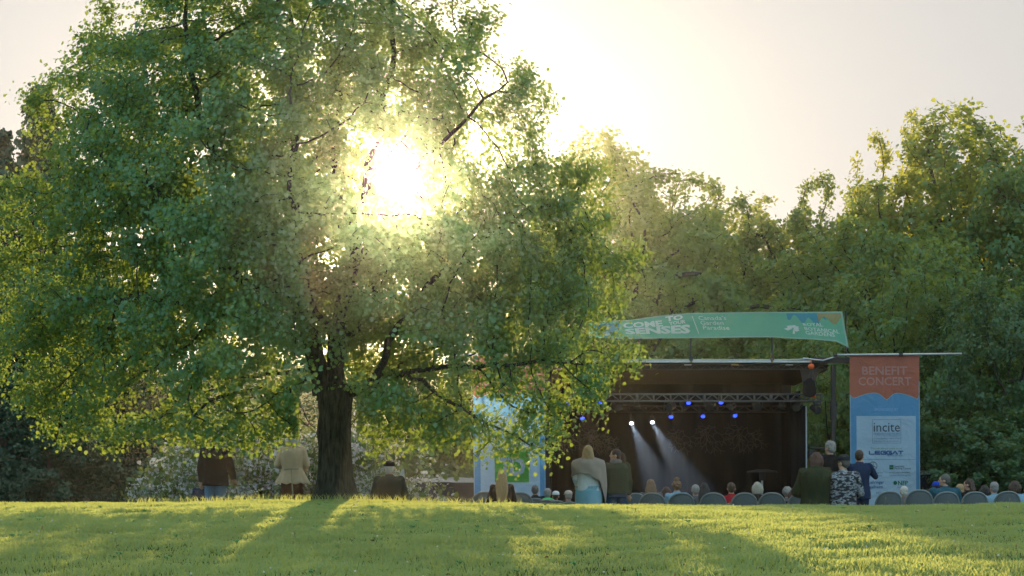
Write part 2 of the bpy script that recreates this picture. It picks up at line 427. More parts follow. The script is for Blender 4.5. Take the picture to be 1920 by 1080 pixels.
# ---- the great tree on the crest
m_leaf_hero = leaf_mat('broad green leaf', (.016, .108, .058), (.042, .185, .085), (.46, .58, .07), .42, .06, .7)
TX, TY = -2.72, 30.6
TZ = G(TX, TY)
def hero_tree():
    r = np.random.default_rng(11)
    root = empty('broadleaf_tree', (TX, TY, TZ))
    S = F/TY
    # crown outline in metres relative to the trunk axis: half widths by height above the foot
    # rows of the photograph -> height; left and right reach
    rows = np.array([-330, -250, -120, 0, 80, 170, 300, 400, 560, 650, 740, 800, 850, 885])
    L_ = np.array([560, 430, 290, 200, 160, 95, 30, 5, 0, 30, 55, 110, 330, 500])
    R_ = np.array([640, 760, 860, 915, 965, 1005, 1030, 1105, 1120, 1110, 1095, 1010, 980, 880])
    cx0 = 628
    hz = (HR-rows)/S+CZ; Lm = (cx0-L_)/S; Rm = (R_-cx0)/S
    o = np.argsort(hz); hz = hz[o]; Lm = Lm[o]; Rm = Rm[o]
    def reach(x, z):
        return np.where(x < 0, np.interp(z, hz, Lm), np.interp(z, hz, Rm))
    def inside(p):
        x, y, z = p[:, 0], p[:, 1], p[:, 2]
        rx = reach(x, z); ry = .5*(np.interp(z, hz, Lm)+np.interp(z, hz, Rm))*.92
        return np.sqrt((x/np.maximum(rx, .05))**2+(y/np.maximum(ry, .05))**2)
    # attractors (relative to axis, absolute z)
    n = 110000
    p = np.stack([r.uniform(-5.4, 5.0, n), r.uniform(-5, 5, n), r.uniform(2.0, 11.6, n)], -1)
    lobe = vnoise(p, .95, 71); fine = vnoise(p, 2.2, 72)
    q = inside(p)/(.80+.30*lobe+.10*fine)
    dens = np.where(q < 1, .12+.88*np.clip((q-.35)/.5, 0, 1), 0)
    clump = vnoise(p*np.array([1, 1, 1.5]), 1.25, 73)
    dens *= np.clip((clump-np.where(p[:, 0] < -.6, .27, .35))/.20, .04, 1)
    # underside is hollow
    p_row = HR-(p[:, 2]-CZ)*S
    zlow = np.interp(np.hypot(p[:, 0], p[:, 1]), [0, 1.2, 3, 4.2, 5.2], [3.9, 3.5, 2.5, 1.9, 2.6])+.42*np.clip(p[:, 1]+.5, 0, 4)+.35*(vnoise(p*np.array([1, 1, 0]), 1.1, 75)-.5)
    dens *= np.where(p[:, 2] < zlow, 0, 1)
    pxx = 960+(p[:, 0]+TX)*S
    # low sweeping boughs only where they hang: the right limb and the little left one
    low = p_row > 800
    ok = ((pxx > 90) & (pxx < 330) & (p_row < 835)) | ((pxx > 360) & (pxx < 520) & (p_row < 850) & (p[:, 1] < 1)) | ((pxx > 690) & (pxx < 1030) & (p_row < 800+80*np.clip((pxx-690)/250, 0, 1)))
    dens *= np.where(low & ~ok, 0, 1)
    notch = (p_row > 752) & (pxx > 235) & (pxx < 345); dens *= np.where(notch, .12, 1)
    # thinner on the upper right, where the sky shows through
    thin = np.clip(1-((pxx-900)/170)**2, 0, 1)*np.clip(1-((p_row-250)/210)**2, 0, 1); dens *= 1-.5*thin
    thin = np.clip(1-((pxx-790)/130)**2, 0, 1)*np.clip(1-((p_row-400)/110)**2, 0, 1); dens *= 1-.1*thin
    thin = np.clip(1-((pxx-700)/200)**2, 0, 1)*np.clip(1-((p_row-200)/260)**2, 0, 1); dens *= 1-.2*thin
    dens *= np.where((p_row > 640) & (pxx < 560), .6, 1)*np.where((p_row > 560) & (pxx > 660), .7, 1)
    keep = r.random(n) < dens*.5
    A = p[keep]
    A = A[:9000]
    boughs = [(700, 650, 1.2, .35, 130), (715, 610, 2.2, .35, 110), (690, 690, 1.6, .25, 60), (770, 330, 1.5, .4, 60), (820, 400, 1.0, .4, 70), (700, 400, 1.5, .35, 60),
      (1118, 690, -1.6, .26, 70), (1120, 722, -1.6, .16, 45), (1060, 650, -1.8, .34, 80), (1105, 560, -.8, .32, 80), (1110, 480, -.4, .3, 70), (1085, 420, -.2, .3, 70), (1070, 330, .1, .3, 60),
      (800, 790, -2.0, .30, 90), (860, 810, -2.3, .32, 110), (920, 828, -2.5, .24, 110), (965, 848, -2.6, .14, 70), (992, 842, -2.6, .12, 40), (1005, 845, -2.4, .18, 50), (960, 800, -2.3, .3, 90), (1020, 800, -2.0, .2, 60), (1045, 770, -1.9, .25, 60), (880, 770, -2.0, .35, 90), (990, 760, -2.0, .3, 80),
      (410, 805, -2.7, .22, 80), (455, 800, -2.7, .22, 80), (390, 822, -2.8, .14, 40), (490, 785, -2.4, .25, 80), (480, 830, -2.5, .12, 30), (560, 790, -1.9, .22, 70), (590, 820, -1.7, .14, 40), (530, 760, -2.0, .28, 80), (545, 812, -2.1, .13, 40),
      (700, 790, -1.2, .25, 70), (745, 800, -1.4, .25, 70), (700, 840, -1.2, .13, 30), (730, 760, -1.4, .3, 70),
      (110, 790, -.8, .25, 60), (60, 720, -.6, .3, 70), (220, 800, -1.2, .28, 70), (290, 790, -1.2, .25, 50), (30, 620, -.2, .3, 70), (20, 500, 0, .3, 60)]
    bp_ = []
    for px_, row_, dy_, sg, ct in boughs:
        k_ = TY+dy_; bp_.append(np.array([(px_-960)/F*k_-TX, dy_, CZ+(HR-row_)/F*k_])+r.normal(0, 1, (ct, 3))*np.array([sg, sg, sg*.55]))
    A = np.concatenate([A]+bp_)
    # main limbs drawn by eye (photo column,row, offset in depth)
    def W(px, row, dy): return np.array([(px-960)/S-TX, dy, CZ+(HR-row)/S])
    limbs = [
        [(628, 735, 0), (634, 640, 0), (648, 540, .1), (668, 440, .2), (690, 330, .3), (715, 230, .4), (730, 120, .5), (735, 10, .5), (730, -120, .4)],
        [(604, 735, 0), (585, 640, -.2), (560, 560, -.4), (520, 470, -.6), (478, 400, -.8), (440, 340, -.9), (405, 260, -1.1), (380, 150, -1.2), (370, 20, -1.1)],
        [(560, 560, -.4), (545, 440, -.1), (540, 330, .3), (545, 210, .6), (535, 90, .8), (520, -40, .8)],
        [(668, 440, .2), (612, 340, .8), (618, 240, 1.2), (622, 120, 1.5), (620, 0, 1.6)],
        [(648, 540, .1), (710, 440, -.5), (790, 340, -1.2), (870, 270, -1.7), (950, 200, -2)],
        [(690, 330, .3), (760, 230, .9), (815, 120, 1.4), (850, 20, 1.6)],
        [(650, 735, 0), (690, 712, .4), (735, 690, 1), (800, 640, 1.7), (900, 590, 2.1), (1000, 560, 2.2)],
        [(655, 742, 0), (700, 725, -.5), (770, 705, -1.2), (860, 700, -1.9), (960, 700, -2.2), (1040, 690, -2.0)],
        [(770, 705, -1.2), (820, 742, -2.0), (870, 775, -2.4), (915, 800, -2.6), (960, 822, -2.7), (990, 838, -2.7)],
        [(700, 725, -.5), (730, 640, .2), (800, 530, .2), (890, 450, 0), (990, 400, -.2), (1080, 380, -.2)],
        [(585, 640, -.2), (520, 620, -1.0), (430, 600, -1.8), (340, 590, -2.4), (240, 590, -2.7)],
        [(560, 560, -.4), (470, 530, .4), (380, 480, .9), (280, 450, 1.2), (180, 430, 1.3)],
        [(520, 470, -.6), (420, 440, -1.6), (320, 380, -2.3), (230, 330, -2.6)],
        [(610, 690, 0), (560, 690, 1.0), (470, 690, 2.0), (370, 700, 2.7), (280, 720, 2.9)],
        [(604, 700, 0), (550, 735, -1.0), (500, 745, -1.9), (440, 760, -2.6), (420, 790, -2.9)],
        [(634, 640, 0), (660, 600, 1.6), (680, 520, 2.8), (690, 420, 3.4)],
        [(634, 640, 0), (610, 600, -1.4), (600, 520, -2.6), (590, 420, -3.2), (600, 300, -3.3)],
    ]
    seeds = [(W(628, 930, 0)*0+np.array([0, 0, TZ]), -1)]
    for k, row in enumerate((880, 830, 780, 745)):
        seeds.append((W(628-(0, 3, 3, 0)[k], row, 0), len(seeds)-1))
    for lb in limbs:
        prev = None
        for j, q_ in enumerate(lb):
            wpt = W(*q_)
            if j == 0:
                ds = [np.linalg.norm(s[0]-wpt) for s in seeds]; k = int(np.argmin(ds))
                if ds[k] < .12: prev = k; continue
                seeds.append((wpt, k)); prev = len(seeds)-1; continue
            a = seeds[prev][0]; n_ = max(1, int(np.linalg.norm(wpt-a)/.22))
            for i in range(1, n_+1):
                wob = .05*math.sin(math.pi*i/n_)*np.array([math.sin(i*.55+len(lb)), math.cos(i*.5), .4*math.sin(i*.8)]); seeds.append((a+(wpt-a)*i/n_+wob+r.normal(0, .02, 3), prev)); prev = len(seeds)-1
    pos, par = colonize(A, seeds, .16, .24, 1.6, (0, 0, .06), 260, 5)
    rad = radii(par, .0045, 2.42)
    s_ = .235/rad[4]; print('hero nodes', len(pos), 'rad4', rad[4])
    rad = .0042+(rad-.0045)*s_
    rad = np.where(rad > .012, np.maximum(.012, rad*np.interp(np.hypot(pos[:, 0], pos[:, 1]), [0, .4, 1.6], [.95, .9, .62])), rad)
    pos_l = pos-np.array([0, 0, TZ])
    # woody part
    bv, bf = branch_mesh('b', pos_l, par, rad, 0, 5)
    # trunk, lofted with flare and ridges
    ring_h = [-.15, 0, .06, .14, .25, .4, .6, .85, 1.1, 1.35, 1.55, 1.72, 1.85]
    tw = [.48, .40, .35, .312, .288, .27, .255, .245, .238, .243, .256, .27, .24]
    n = 64; vs = []
    for i, h in enumerate(ring_h):
        for k in range(n):
            a = 2*np.pi*k/n
            rr = tw[i]*(1+.035*np.sin(a*9+h*1.3)+.02*np.sin(a*17-h*3)+(.10 if h < .3 else .03)*np.sin(a*4+1.0)*(1-min(1, h/1.2)))
            if 0.3 < h < 1.3: rr += .07*np.exp(-((h-1.02)/.13)**2)*np.exp(-((a-np.pi)/.5)**2)   # burl on the left side
            vs.append((rr*np.cos(a)+.0*h, rr*np.sin(a)*.95, h))
    vs = np.array(vs); k = np.arange(n); off = len(bv); tf = []
    for i in range(len(ring_h)-1):
        tf.append(np.stack([off+i*n+k, off+i*n+(k+1) % n, off+(i+1)*n+(k+1) % n, off+(i+1)*n+k], -1))
    V = np.concatenate([bv, vs]); Fq = np.concatenate([bf]+tf)
    link('trunk', mesh_np('tree_trunk', V, Fq, True), root, m_bark)
    # leaves on thin twigs
    tips = np.where(rad < .011)[0]; tips = tips[pos[tips][:, 2] > 1.5]
    nl = 290000
    ch = r.choice(tips, nl); pr = par[ch]
    f = r.random(nl)[:, None]
    c = pos[ch]*(f)+pos[pr]*(1-f)+r.normal(0, .105, (nl, 3))
    c[:, 2] -= .03
    cr_ = inside(c)
    keep = cr_ < 9
    rowc = HR-(c[:, 2]-CZ)*F/(TY+c[:, 1]); pxc = 960+(c[:, 0]+TX)*F/(TY+c[:, 1])
    # the opening the sun looks through
    keep &= ~(((pxc-752)/23)**2+((rowc-346)/25)**2 < 1)
    keep &= ~((((pxc-835)/45)**2+((rowc-392)/15)**2 < 1) & (r.random(nl) < .5))
    keep &= ~((((pxc-735)/25)**2+((rowc-402)/14)**2 < 1) & (r.random(nl) < .4))
    keep &= ~((rowc > 600) & (r.random(nl) < .24*np.clip((rowc-600)/120, 0, 1)+.08*((pxc > 660) & (rowc > 560))))
    keep &= ~((pxc > 880) & (pxc < 1030) & (rowc > 745) & (r.random(nl) < .42))
    keep &= ~((pxc > 560) & (pxc < 670) & (rowc > 735) & (c[:, 1] < 0))
    keep &= ~((pxc > 545) & (pxc < 730) & (rowc > 560) & (rowc < 738) & (c[:, 1] < 0) & (r.random(nl) < .25))
    c = c[keep]
    out = c-np.array([0, 0, 6.0]); out /= np.linalg.norm(out, axis=1)[:, None]
    sz = r.uniform(.034, .074, len(c))
    v, q, tone = leaves_np(c-np.array([0, 0, TZ]), sz, r, out*.7, .4, .35, .55)
    me = mesh_np('tree_crown', v, q); face_attr(me, tone)
    link('crown', me, root, m_leaf_hero)
    return root
hero = hero_tree()
tag(hero, 'great spreading broadleaf tree on the lawn crest with the sun shining through its crown', 'tree')

# ---- background broadleaf trees: unit trees, 10 m tall, copied and scaled
def bg_tree_mesh(seed, shape, nleaf, leaf, trunk_h=.22, open_=.0, natt=1900, lean=0):
    """shape: list of (height fraction, half width fraction of height)"""
    r = np.random.default_rng(seed); H = 10.0
    hs_ = np.array([s[0] for s in shape])*H; ws = np.array([s[1] for s in shape])*H
    n = natt*22
    p = np.stack([r.uniform(-1, 1, n)*ws.max(), r.uniform(-1, 1, n)*ws.max(), r.uniform(hs_[0], H, n)], -1)
    an = np.arctan2(p[:, 1], p[:, 0]); k1, k2, k3 = r.uniform(0, 6, 3)
    lob = 1+.16*np.sin(an*3+p[:, 2]*.9+k1)+.12*np.sin(an*5-p[:, 2]*1.7+k2)+.10*np.sin(p[:, 2]*2.6+k3+an*2)
    wv = np.interp(p[:, 2], hs_, ws)*lob
    q = np.hypot(p[:, 0], p[:, 1])/np.maximum(wv, .01)
    # clumpy: cells of a soft 3d pattern are left empty
    cl = vnoise(p*np.array([1, 1, 1.4]), .85, seed+300)
    q = q/(.72+.5*vnoise(p, .75, seed+200))
    keep = (q < 1) & (r.random(n) < .2+.8*q) & (cl > .41+open_)
    A = p[keep][:natt]
    seeds = [(np.array([0, 0, -.3]), -1)]; z = 0
    while z < trunk_h*H:
        seeds.append((np.array([lean*z+r.normal(0, .03), r.normal(0, .03), z]), len(seeds)-1)); z += .3
    base = len(seeds)-1
    for lb in range(4):
        a = lb*np.pi/2+r.uniform(-.5, .5); prev = base; q_ = seeds[base][0].copy(); tilt = r.uniform(.15, .6)
        for j in range(int(r.uniform(6, 12))):
            q_ = q_+np.array([np.cos(a)*tilt, np.sin(a)*tilt, 1])*.26+r.normal(0, .04, 3)
            seeds.append((q_.copy(), prev)); prev = len(seeds)-1
    pos, par = colonize(A, seeds, .26, .38, 2.2, (0, 0, .08), 200, seed)
    rad = radii(par, .012, 2.1); rad = .010+(rad-.012)*(.25/rad[1])
    bv, bf = branch_mesh('b', pos, par, rad, 0.0)
    tips = np.where(rad < .03)[0]; tips = tips[pos[tips][:, 2] > hs_[0]]
    ch = r.choice(tips, nleaf); f = r.random(nleaf)[:, None]
    c = pos[ch]*f+pos[par[ch]]*(1-f)+r.normal(0, .14, (nleaf, 3))*np.array([1, 1, .8])
    out = c-np.array([0, 0, H*.5]); out /= np.linalg.norm(out, axis=1)[:, None]
    v, q, tone = leaves_np(c, r.uniform(.7, 1.25, nleaf)*leaf, r, out*.6, .2, .5, .6)
    crown = mesh_np('crown', v, q); face_attr(crown, tone)
    trunk = mesh_np('trunk', bv, bf, True); trunk.materials.append(m_bark)
    return trunk, crown
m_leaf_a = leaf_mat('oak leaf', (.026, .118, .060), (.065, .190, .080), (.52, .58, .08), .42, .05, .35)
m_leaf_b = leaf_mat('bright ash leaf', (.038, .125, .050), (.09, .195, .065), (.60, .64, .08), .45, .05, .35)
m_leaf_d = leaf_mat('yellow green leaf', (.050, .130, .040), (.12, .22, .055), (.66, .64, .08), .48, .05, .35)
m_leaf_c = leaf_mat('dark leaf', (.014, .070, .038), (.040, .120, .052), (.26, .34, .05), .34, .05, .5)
oval = [(.14, .10), (.25, .26), (.45, .36), (.65, .36), (.82, .27), (.94, .14), (1, .02)]
tall = [(.18, .10), (.35, .24), (.55, .27), (.75, .2), (.9, .12), (1, .03)]
broad = [(.08, .2), (.2, .38), (.4, .5), (.65, .5), (.85, .34), (1, .05)]
bushy = [(.0, .3), (.12, .5), (.4, .62), (.7, .5), (.9, .3), (1, .05)]
KT = {
 'oval': bg_tree_mesh(21, oval, 38000, .115), 'tall': bg_tree_mesh(22, tall, 36000, .105, .3, .03),
 'broad': bg_tree_mesh(23, broad, 42000, .12, .15), 'airy': bg_tree_mesh(24, oval, 28000, .11, .26, .12, 1300),
 'bushy': bg_tree_mesh(25, bushy, 42000, .17, .05)}
def place_tree(kind, px, top, d, label, m, wide=1.0, rz=0.0, group='trees behind the stage', name='broadleaf_tree', cat='tree'):
    x = (px-960)/F*d; z0 = G(x, d)
    H = CZ+(HR-top)/F*d-z0; s = H/11.7 if kind.startswith('spruce') else H*1.05/10.0
    root = empty(name, (x, d, z0), rz)
    tag(root, label, cat, group)
    root.scale = (s*wide, s*wide, s)
    tm, cm = KT[kind]
    link('trunk', tm, root)
    c = link('crown', cm, root)
    if len(cm.materials) == 0: cm.materials.append(m)
    c.material_slots[0].link = 'OBJECT'; c.material_slots[0].material = m
    return root
BT = [
 # kind, column, top row, distance, material, width, turn, label
 ('tall', 1135, 262, 82, m_leaf_b, .95, .3, 'slender open tree rising behind the right edge of the great tree'),
 ('oval', 1215, 345, 74, m_leaf_a, 1.0, 1.1, 'dense green tree behind the left half of the stage roof'),
 ('broad', 1315, 352, 80, m_leaf_a, .85, 2.2, 'full rounded tree behind the middle of the long green banner'),
 ('airy', 1440, 388, 84, m_leaf_d, 1.0, .7, 'open tree with curved bare boughs and sky showing through, behind the green banner'),
 ('broad', 1545, 355, 78, m_leaf_a, .70, 4.0, 'broad tree behind the emblem end of the green banner'),
 ('oval', 1650, 372, 66, m_leaf_a, .95, 5.0, 'bushy tree directly behind the orange and blue banner'),
 ('tall', 1805, 214, 72, m_leaf_b, 1.05, .2, 'tallest tree of the right wood with a pointed sparse top'),
 ('airy', 1712, 236, 75, m_leaf_d, .62, 3.0, 'tall thin tree with a small tufted top left of the tallest one'),
 ('oval', 1945, 248, 70, m_leaf_a, .75, 2.4, 'tree cut off by the right edge of the picture'),
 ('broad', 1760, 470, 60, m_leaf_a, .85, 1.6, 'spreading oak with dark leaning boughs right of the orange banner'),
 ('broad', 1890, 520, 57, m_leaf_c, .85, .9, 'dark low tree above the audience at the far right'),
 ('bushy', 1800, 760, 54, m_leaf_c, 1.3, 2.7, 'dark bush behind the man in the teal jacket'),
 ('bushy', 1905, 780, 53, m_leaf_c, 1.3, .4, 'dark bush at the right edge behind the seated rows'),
 ('bushy', 1625, 700, 62, m_leaf_a, 1.0, 3.9, 'green bush seen between the stage and the sponsor banner'),
 ('oval', 1560, 590, 64, m_leaf_b, .9, 5.1, 'green tree seen behind the black stage post'),
 ('bushy', 1310, 640, 92, m_leaf_d, .9, 1.9, 'sunlit yellow green tree under the left part of the green banner'),
 ('bushy', 1475, 645, 90, m_leaf_d, .9, .1, 'sunlit yellow green tree under the emblem of the green banner'),
 ('oval', 1190, 480, 64, m_leaf_a, .8, 4.4, 'hazy tree just above the left end of the stage roof'),
 ('bushy', 1080, 560, 78, m_leaf_a, .9, 3.1, 'low tree behind the left end of the stage'),
 ('broad', 940, 640, 76, m_leaf_a, 1.0, .8, 'wide tree in the glow behind the left sponsor banner'),
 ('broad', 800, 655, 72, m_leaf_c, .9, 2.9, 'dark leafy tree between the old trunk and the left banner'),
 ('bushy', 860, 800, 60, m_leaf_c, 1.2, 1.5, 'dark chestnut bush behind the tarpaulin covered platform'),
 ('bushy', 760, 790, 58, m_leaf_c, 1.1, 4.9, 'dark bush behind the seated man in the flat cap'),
 ('broad', 560, 670, 75, m_leaf_a, 1.0, 3.7, 'hazy tree straight behind the old trunk'),
 ('broad', 400, 660, 72, m_leaf_c, 1.0, 5.3, 'dull green tree behind the standing man in the black jacket'),
 ('broad', 480, 640, 84, m_leaf_a, 1.1, 1.3, 'hazy tree left of the old trunk seen under its crown'),
 ('bushy', 620, 655, 80, m_leaf_a, 1.2, 2.0, 'leafy tree mass just right behind the old trunk'),
 ('broad', 700, 640, 86, m_leaf_a, 1.1, 2.9, 'hazy tree in the gap between trunk and hanging boughs'),
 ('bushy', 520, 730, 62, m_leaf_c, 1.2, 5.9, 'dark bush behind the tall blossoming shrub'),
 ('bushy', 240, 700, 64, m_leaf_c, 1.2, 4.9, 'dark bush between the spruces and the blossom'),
 ('bushy', 330, 765, 55, m_leaf_a, 1.0, .6, 'grey green bush at the left end of the white blossom'),
]
for k, px, top, d, m, wd, rz, lb in BT: place_tree(k, px, top, d, lb, m, wd, rz)

# ---- dark spruces at the left
m_needle = leaf_mat('spruce needles', (.012, .046, .034), (.036, .095, .056), (.07, .10, .03), .18, .04, .5)
def spruce_mesh(seed, H=12.0, R=3.2, nlev=46):
    r = np.random.default_rng(seed); bv = []; bf = []; off = 0; C = []
    segs = [(np.array([0, 0, -.3]), -1)]
    for i in range(1, 31): segs.append((np.array([0, 0, H*.97*i/30]), i-1))
    par = [s[1] for s in segs]; pos = [s[0] for s in segs]
    rad = [.19*(1-p[2]/H)+.02 for p in pos]
    for lv in range(nlev):
        z = H*(.03+.95*(lv/(nlev-1))); k = min(29, int(z/H*30))
        for b_ in range(6):
            a = r.uniform(0, 2*np.pi); L = R*(1-z/H)**1.05*r.uniform(.6, 1.15)+.15
            prev = k; n_ = max(3, int(L/.3))
            for j in range(1, n_+1):
                t = j/n_
                q = np.array([np.cos(a)*L*t, np.sin(a)*L*t, z-.28*L*t+.30*L*t*t])+r.normal(0, .02, 3)
                pos.append(q); par.append(prev); rad.append(.035*(1-t)+.006); prev = len(pos)-1
                if t > .18:
                    m = int(22*(1.2-t*.4)); wv = .55*(1-t)+.15
                    side = r.uniform(-1, 1, m)*wv*L*.28
                    pt = q+np.stack([-np.sin(a)*side, np.cos(a)*side, -np.abs(side)*.25-r.random(m)**2*.35], -1)+r.normal(0, .05, (m, 3))
                    C.append(pt)
    C = np.concatenate(C)
    pos = np.array(pos); bv, bf = branch_mesh('b', pos, par, np.array(rad))
    out = C*np.array([1, 1, 0]); out /= np.linalg.norm(out, axis=1)[:, None]+1e-6
    v, q, tone = leaves_np(C, r.uniform(.09, .18, len(C)), r, out*.5, .6, .5, .5)
    cm = mesh_np('crown', v, q); face_attr(cm, tone)
    tm = mesh_np('trunk', bv, bf, True); tm.materials.append(m_twig)
    return tm, cm
KT['spruce'] = spruce_mesh(31); KT['spruce2'] = spruce_mesh(32, 12, 3.9, 40)
for k, px, top, d, wd, rz, lb in [
 ('spruce', 75, 175, 55, 1.0, .2, 'tall dark spruce whose tip shows left of the great tree'),
 ('spruce2', 5, 255, 50, 1.0, 1.2, 'dark spruce cut off by the left edge of the picture'),
 ('spruce2', 170, 400, 50, .95, 2.3, 'dark spruce with bare grey twigs under the left boughs of the great tree'),
 ('spruce', 265, 520, 54, 1.1, 3.3, 'rightmost dark spruce beside the grey green bush'),
 ('spruce2', 95, 560, 46, 1.1, 4.3, 'nearest low spruce at the bottom left'),
]: place_tree(k, px, top, d, lb, m_needle, wd, rz, 'dark spruces at the left', 'spruce_tree')

# ---- white blossoming shrubs
m_leaf_s = leaf_mat('shrub leaf', (.03, .075, .025), (.07, .13, .04), (.25, .3, .04), .3, .05, 1)
m_petal = leaf_mat('white petals', (.40, .43, .47), (.60, .61, .64), (.5, .5, .5), .3, .02, 1)
def blossom_mesh(seed, nflow=12000, nleaf=8000):
    r = np.random.default_rng(seed)
    pos = [np.array([0, 0, -.2])]; par = [-1]; rad = [.06]
    for b_ in range(26):
        a = r.uniform(0, 2*np.pi); el = r.uniform(.25, 1.35); prev = 0; L = r.uniform(.8, 1.15); q = pos[0].copy()
        for j in range(9):
            t = (j+1)/9; q = np.array([np.cos(a)*np.cos(el)*2.0*L*t, np.sin(a)*np.cos(el)*2.0*L*t, 2.0*L*np.sin(el)*t-.35*t*t])+r.normal(0, .05, 3)
            pos.append(q); par.append(prev); rad.append(.03*(1-t)+.006); prev = len(pos)-1
    pos = np.array(pos); bv, bf = branch_mesh('b', pos, par, np.array(rad))
    cand = np.array([i for i in range(1, len(pos)) if (i-1) % 9 > 1])
    ctr = pos[r.choice(cand, 420)]+r.normal(0, .22, (420, 3))
    def around(n, s):
        return ctr[r.integers(0, 420, n)]+r.normal(0, s, (n, 3))
    fl = around(nflow, .10); lf = around(nleaf, .18)
    fl = fl[fl[:, 2] > -.1]; lf = lf[lf[:, 2] > -.1]
    up = np.tile([0, 0, .4], (len(fl), 1)); v, q, tone = leaves_np(fl, r.uniform(.045, .08, len(fl)), r, up)
    fm = mesh_np('blossom', v, q); face_attr(fm, tone); fm.materials.append(m_petal)
    up = np.tile([0, 0, .4], (len(lf), 1)); v, q, tone = leaves_np(lf, r.uniform(.07, .12, len(lf)), r, up)
    cm = mesh_np('foliage', v, q); face_attr(cm, tone); cm.materials.append(m_leaf_s)
    tm = mesh_np('stem', bv, bf, True); tm.materials.append(m_bark)
    return tm, cm, fm
BL = [blossom_mesh(41), blossom_mesh(42)]
for i, (px, top, d, wd, lb) in enumerate([
 (318, 880, 43, .9, 'low white blossoming shrub left of the standing man in black'),
 (465, 765, 44, 1.0, 'tall white blossoming shrub between the two standing people'),
 (400, 835, 41, .9, 'white blossoming shrub behind the standing man in black'),
 (560, 800, 42, .9, 'white blossoming shrub behind the woman in the beige jacket'),
 (665, 790, 43, .9, 'white blossoming shrub just right of the old trunk'),
 (715, 870, 41, .7, 'small blossoming shrub behind the seated man in the flat cap')]):
    x = (px-960)/F*d; z0 = G(x, d); H = CZ+(HR-top)/F*d-z0; s = H/2.1
    root = empty('blossoming_shrub', (x, d, z0), i*1.3); root.scale = (s*wd, s*wd, s)
    tag(root, lb, 'shrub', 'white blossoming shrubs behind the crest')
    for nm, me in zip(('stem', 'foliage', 'blossom'), BL[i % 2]): link(nm, me, root)

# ---- far wooded ridge
rg = np.random.default_rng(5)
xs = np.linspace(-150, 200, 240); prof = 8.2+1.4*np.sin(xs*.011+1)+2.5*np.sin(xs*.05)+rg.normal(0, .5, 240)
vv = []
for j, (fy, fz) in enumerate([(-40, 0), (-22, .45), (-8, .85), (0, 1), (25, .9), (70, .4), (110, 0)]):
    for i in range(240): vv.append((xs[i], 118+fy*.33, -.8+prof[i]*fz+(rg.normal(0, .4) if 0 < fz < 1 else 0)))
idx = np.arange(7*240).reshape(7, 240)
fq = np.stack([idx[:-1, :-1], idx[:-1, 1:], idx[1:, 1:], idx[1:, :-1]], -1).reshape(-1, 4)
tag(link('hills', mesh_np('hills', np.array(vv), fq, True), m=mat('distant wood', (.06, .085, .045), .95, .4, .15)), kind='structure')

# ------------------------------------------------------------------ haze: evenly lit evening air
def haze_box(name, lo, hi, dens, g, color=(1, 1, 1)):
    m, nt, out = new_mat(name); pv = N(nt, 'ShaderNodeVolumePrincipled')
    pv.inputs['Density'].default_value = dens; pv.inputs['Anisotropy'].default_value = g; pv.inputs['Color'].default_value = (*color, 1)
    nt.links.new(pv.outputs[0], out.inputs['Volume'])
    mb = MB(); lo = Vector(lo); hi = Vector(hi); mb.box((lo+hi)/2, hi-lo)
    o = mb.build(name, m); tag(o, kind='stuff'); return o
haze_box('haze', (-305, -65, -2.9), (305, 160, 17.5), HAZE, HAZE_G, (.97, .94, .86))
# ------------------------------------------------------------------ the mobile stage
SY = 52.0
GZ = G(4.5, 54)
def sx(px, y=SY): return (px-960)/F*y
def sz(row, y=SY): return CZ+(HR-row)/F*y
m_black = mat('black drape', (.009, .012, .015), .9, .3, 2.0, spec=.15)
m_blackm = mat('black painted steel', (.02, .02, .022), .45, .3, 6.0, spec=.4)
m_alu = mat('aluminium', (.50, .52, .55), .38, .2, 12, metal=.85)
m_truss = mat('weathered truss metal', (.16, .17, .19), .45, .3, 12, metal=.7)
m_roofin = mat('dark roof lining', (.008, .008, .008), .85, .3, 1.5)
m_panel = mat('grey roof panel', (.30, .31, .32), .5, .2, 3)
m_deck = mat('stage deck', (.03, .03, .03), .6, .3, 4)
m_orange = mat('orange enamel', (.75, .12, .03), .4, .15, 8)
m_darkgrey = mat('dark grey case', (.035, .036, .04), .5, .3, 9)
m_glass = mat('lamp glass', (.04, .045, .05), .08, .2, 20, spec=.9)

stage = empty('mobile_stage', (sx(1290), 54.5, GZ)); SO = Vector(stage.location)
tag(stage, 'black mobile concert stage with aluminium roof edge, open towards the lawn', 'stage')
def sbuild(mb, name, m, parent=stage, **k):
    o = mb.build(name, m, None, **k); o.location = -SO if parent is stage else (0, 0, 0); o.parent = parent; return o
XL, XR = sx(1030), sx(1512); ZD = .42; YB = 57.8
mb = MB(); mb.box(((XL+XR)/2, (SY+YB)/2, ZD-.08), (XR-XL, YB-SY, .16)); sbuild(mb, 'deck', m_deck, bevel=.01)
mb = MB()
n = 90
for side in range(1):
    for i in range(n):
        x0 = XL+(XR-XL)*i/n; x1 = XL+(XR-XL)*(i+1)/n
        f0 = .05*math.sin(i*.9); f1 = .05*math.sin((i+1)*.9)
        mb.add([(x0, SY+.08+f0, GZ), (x1, SY+.08+f1, GZ), (x1, SY+.08+f1, ZD-.17), (x0, SY+.08+f0, ZD-.17)], [(0, 1, 2, 3)])
sbuild(mb, 'skirt', m_black)
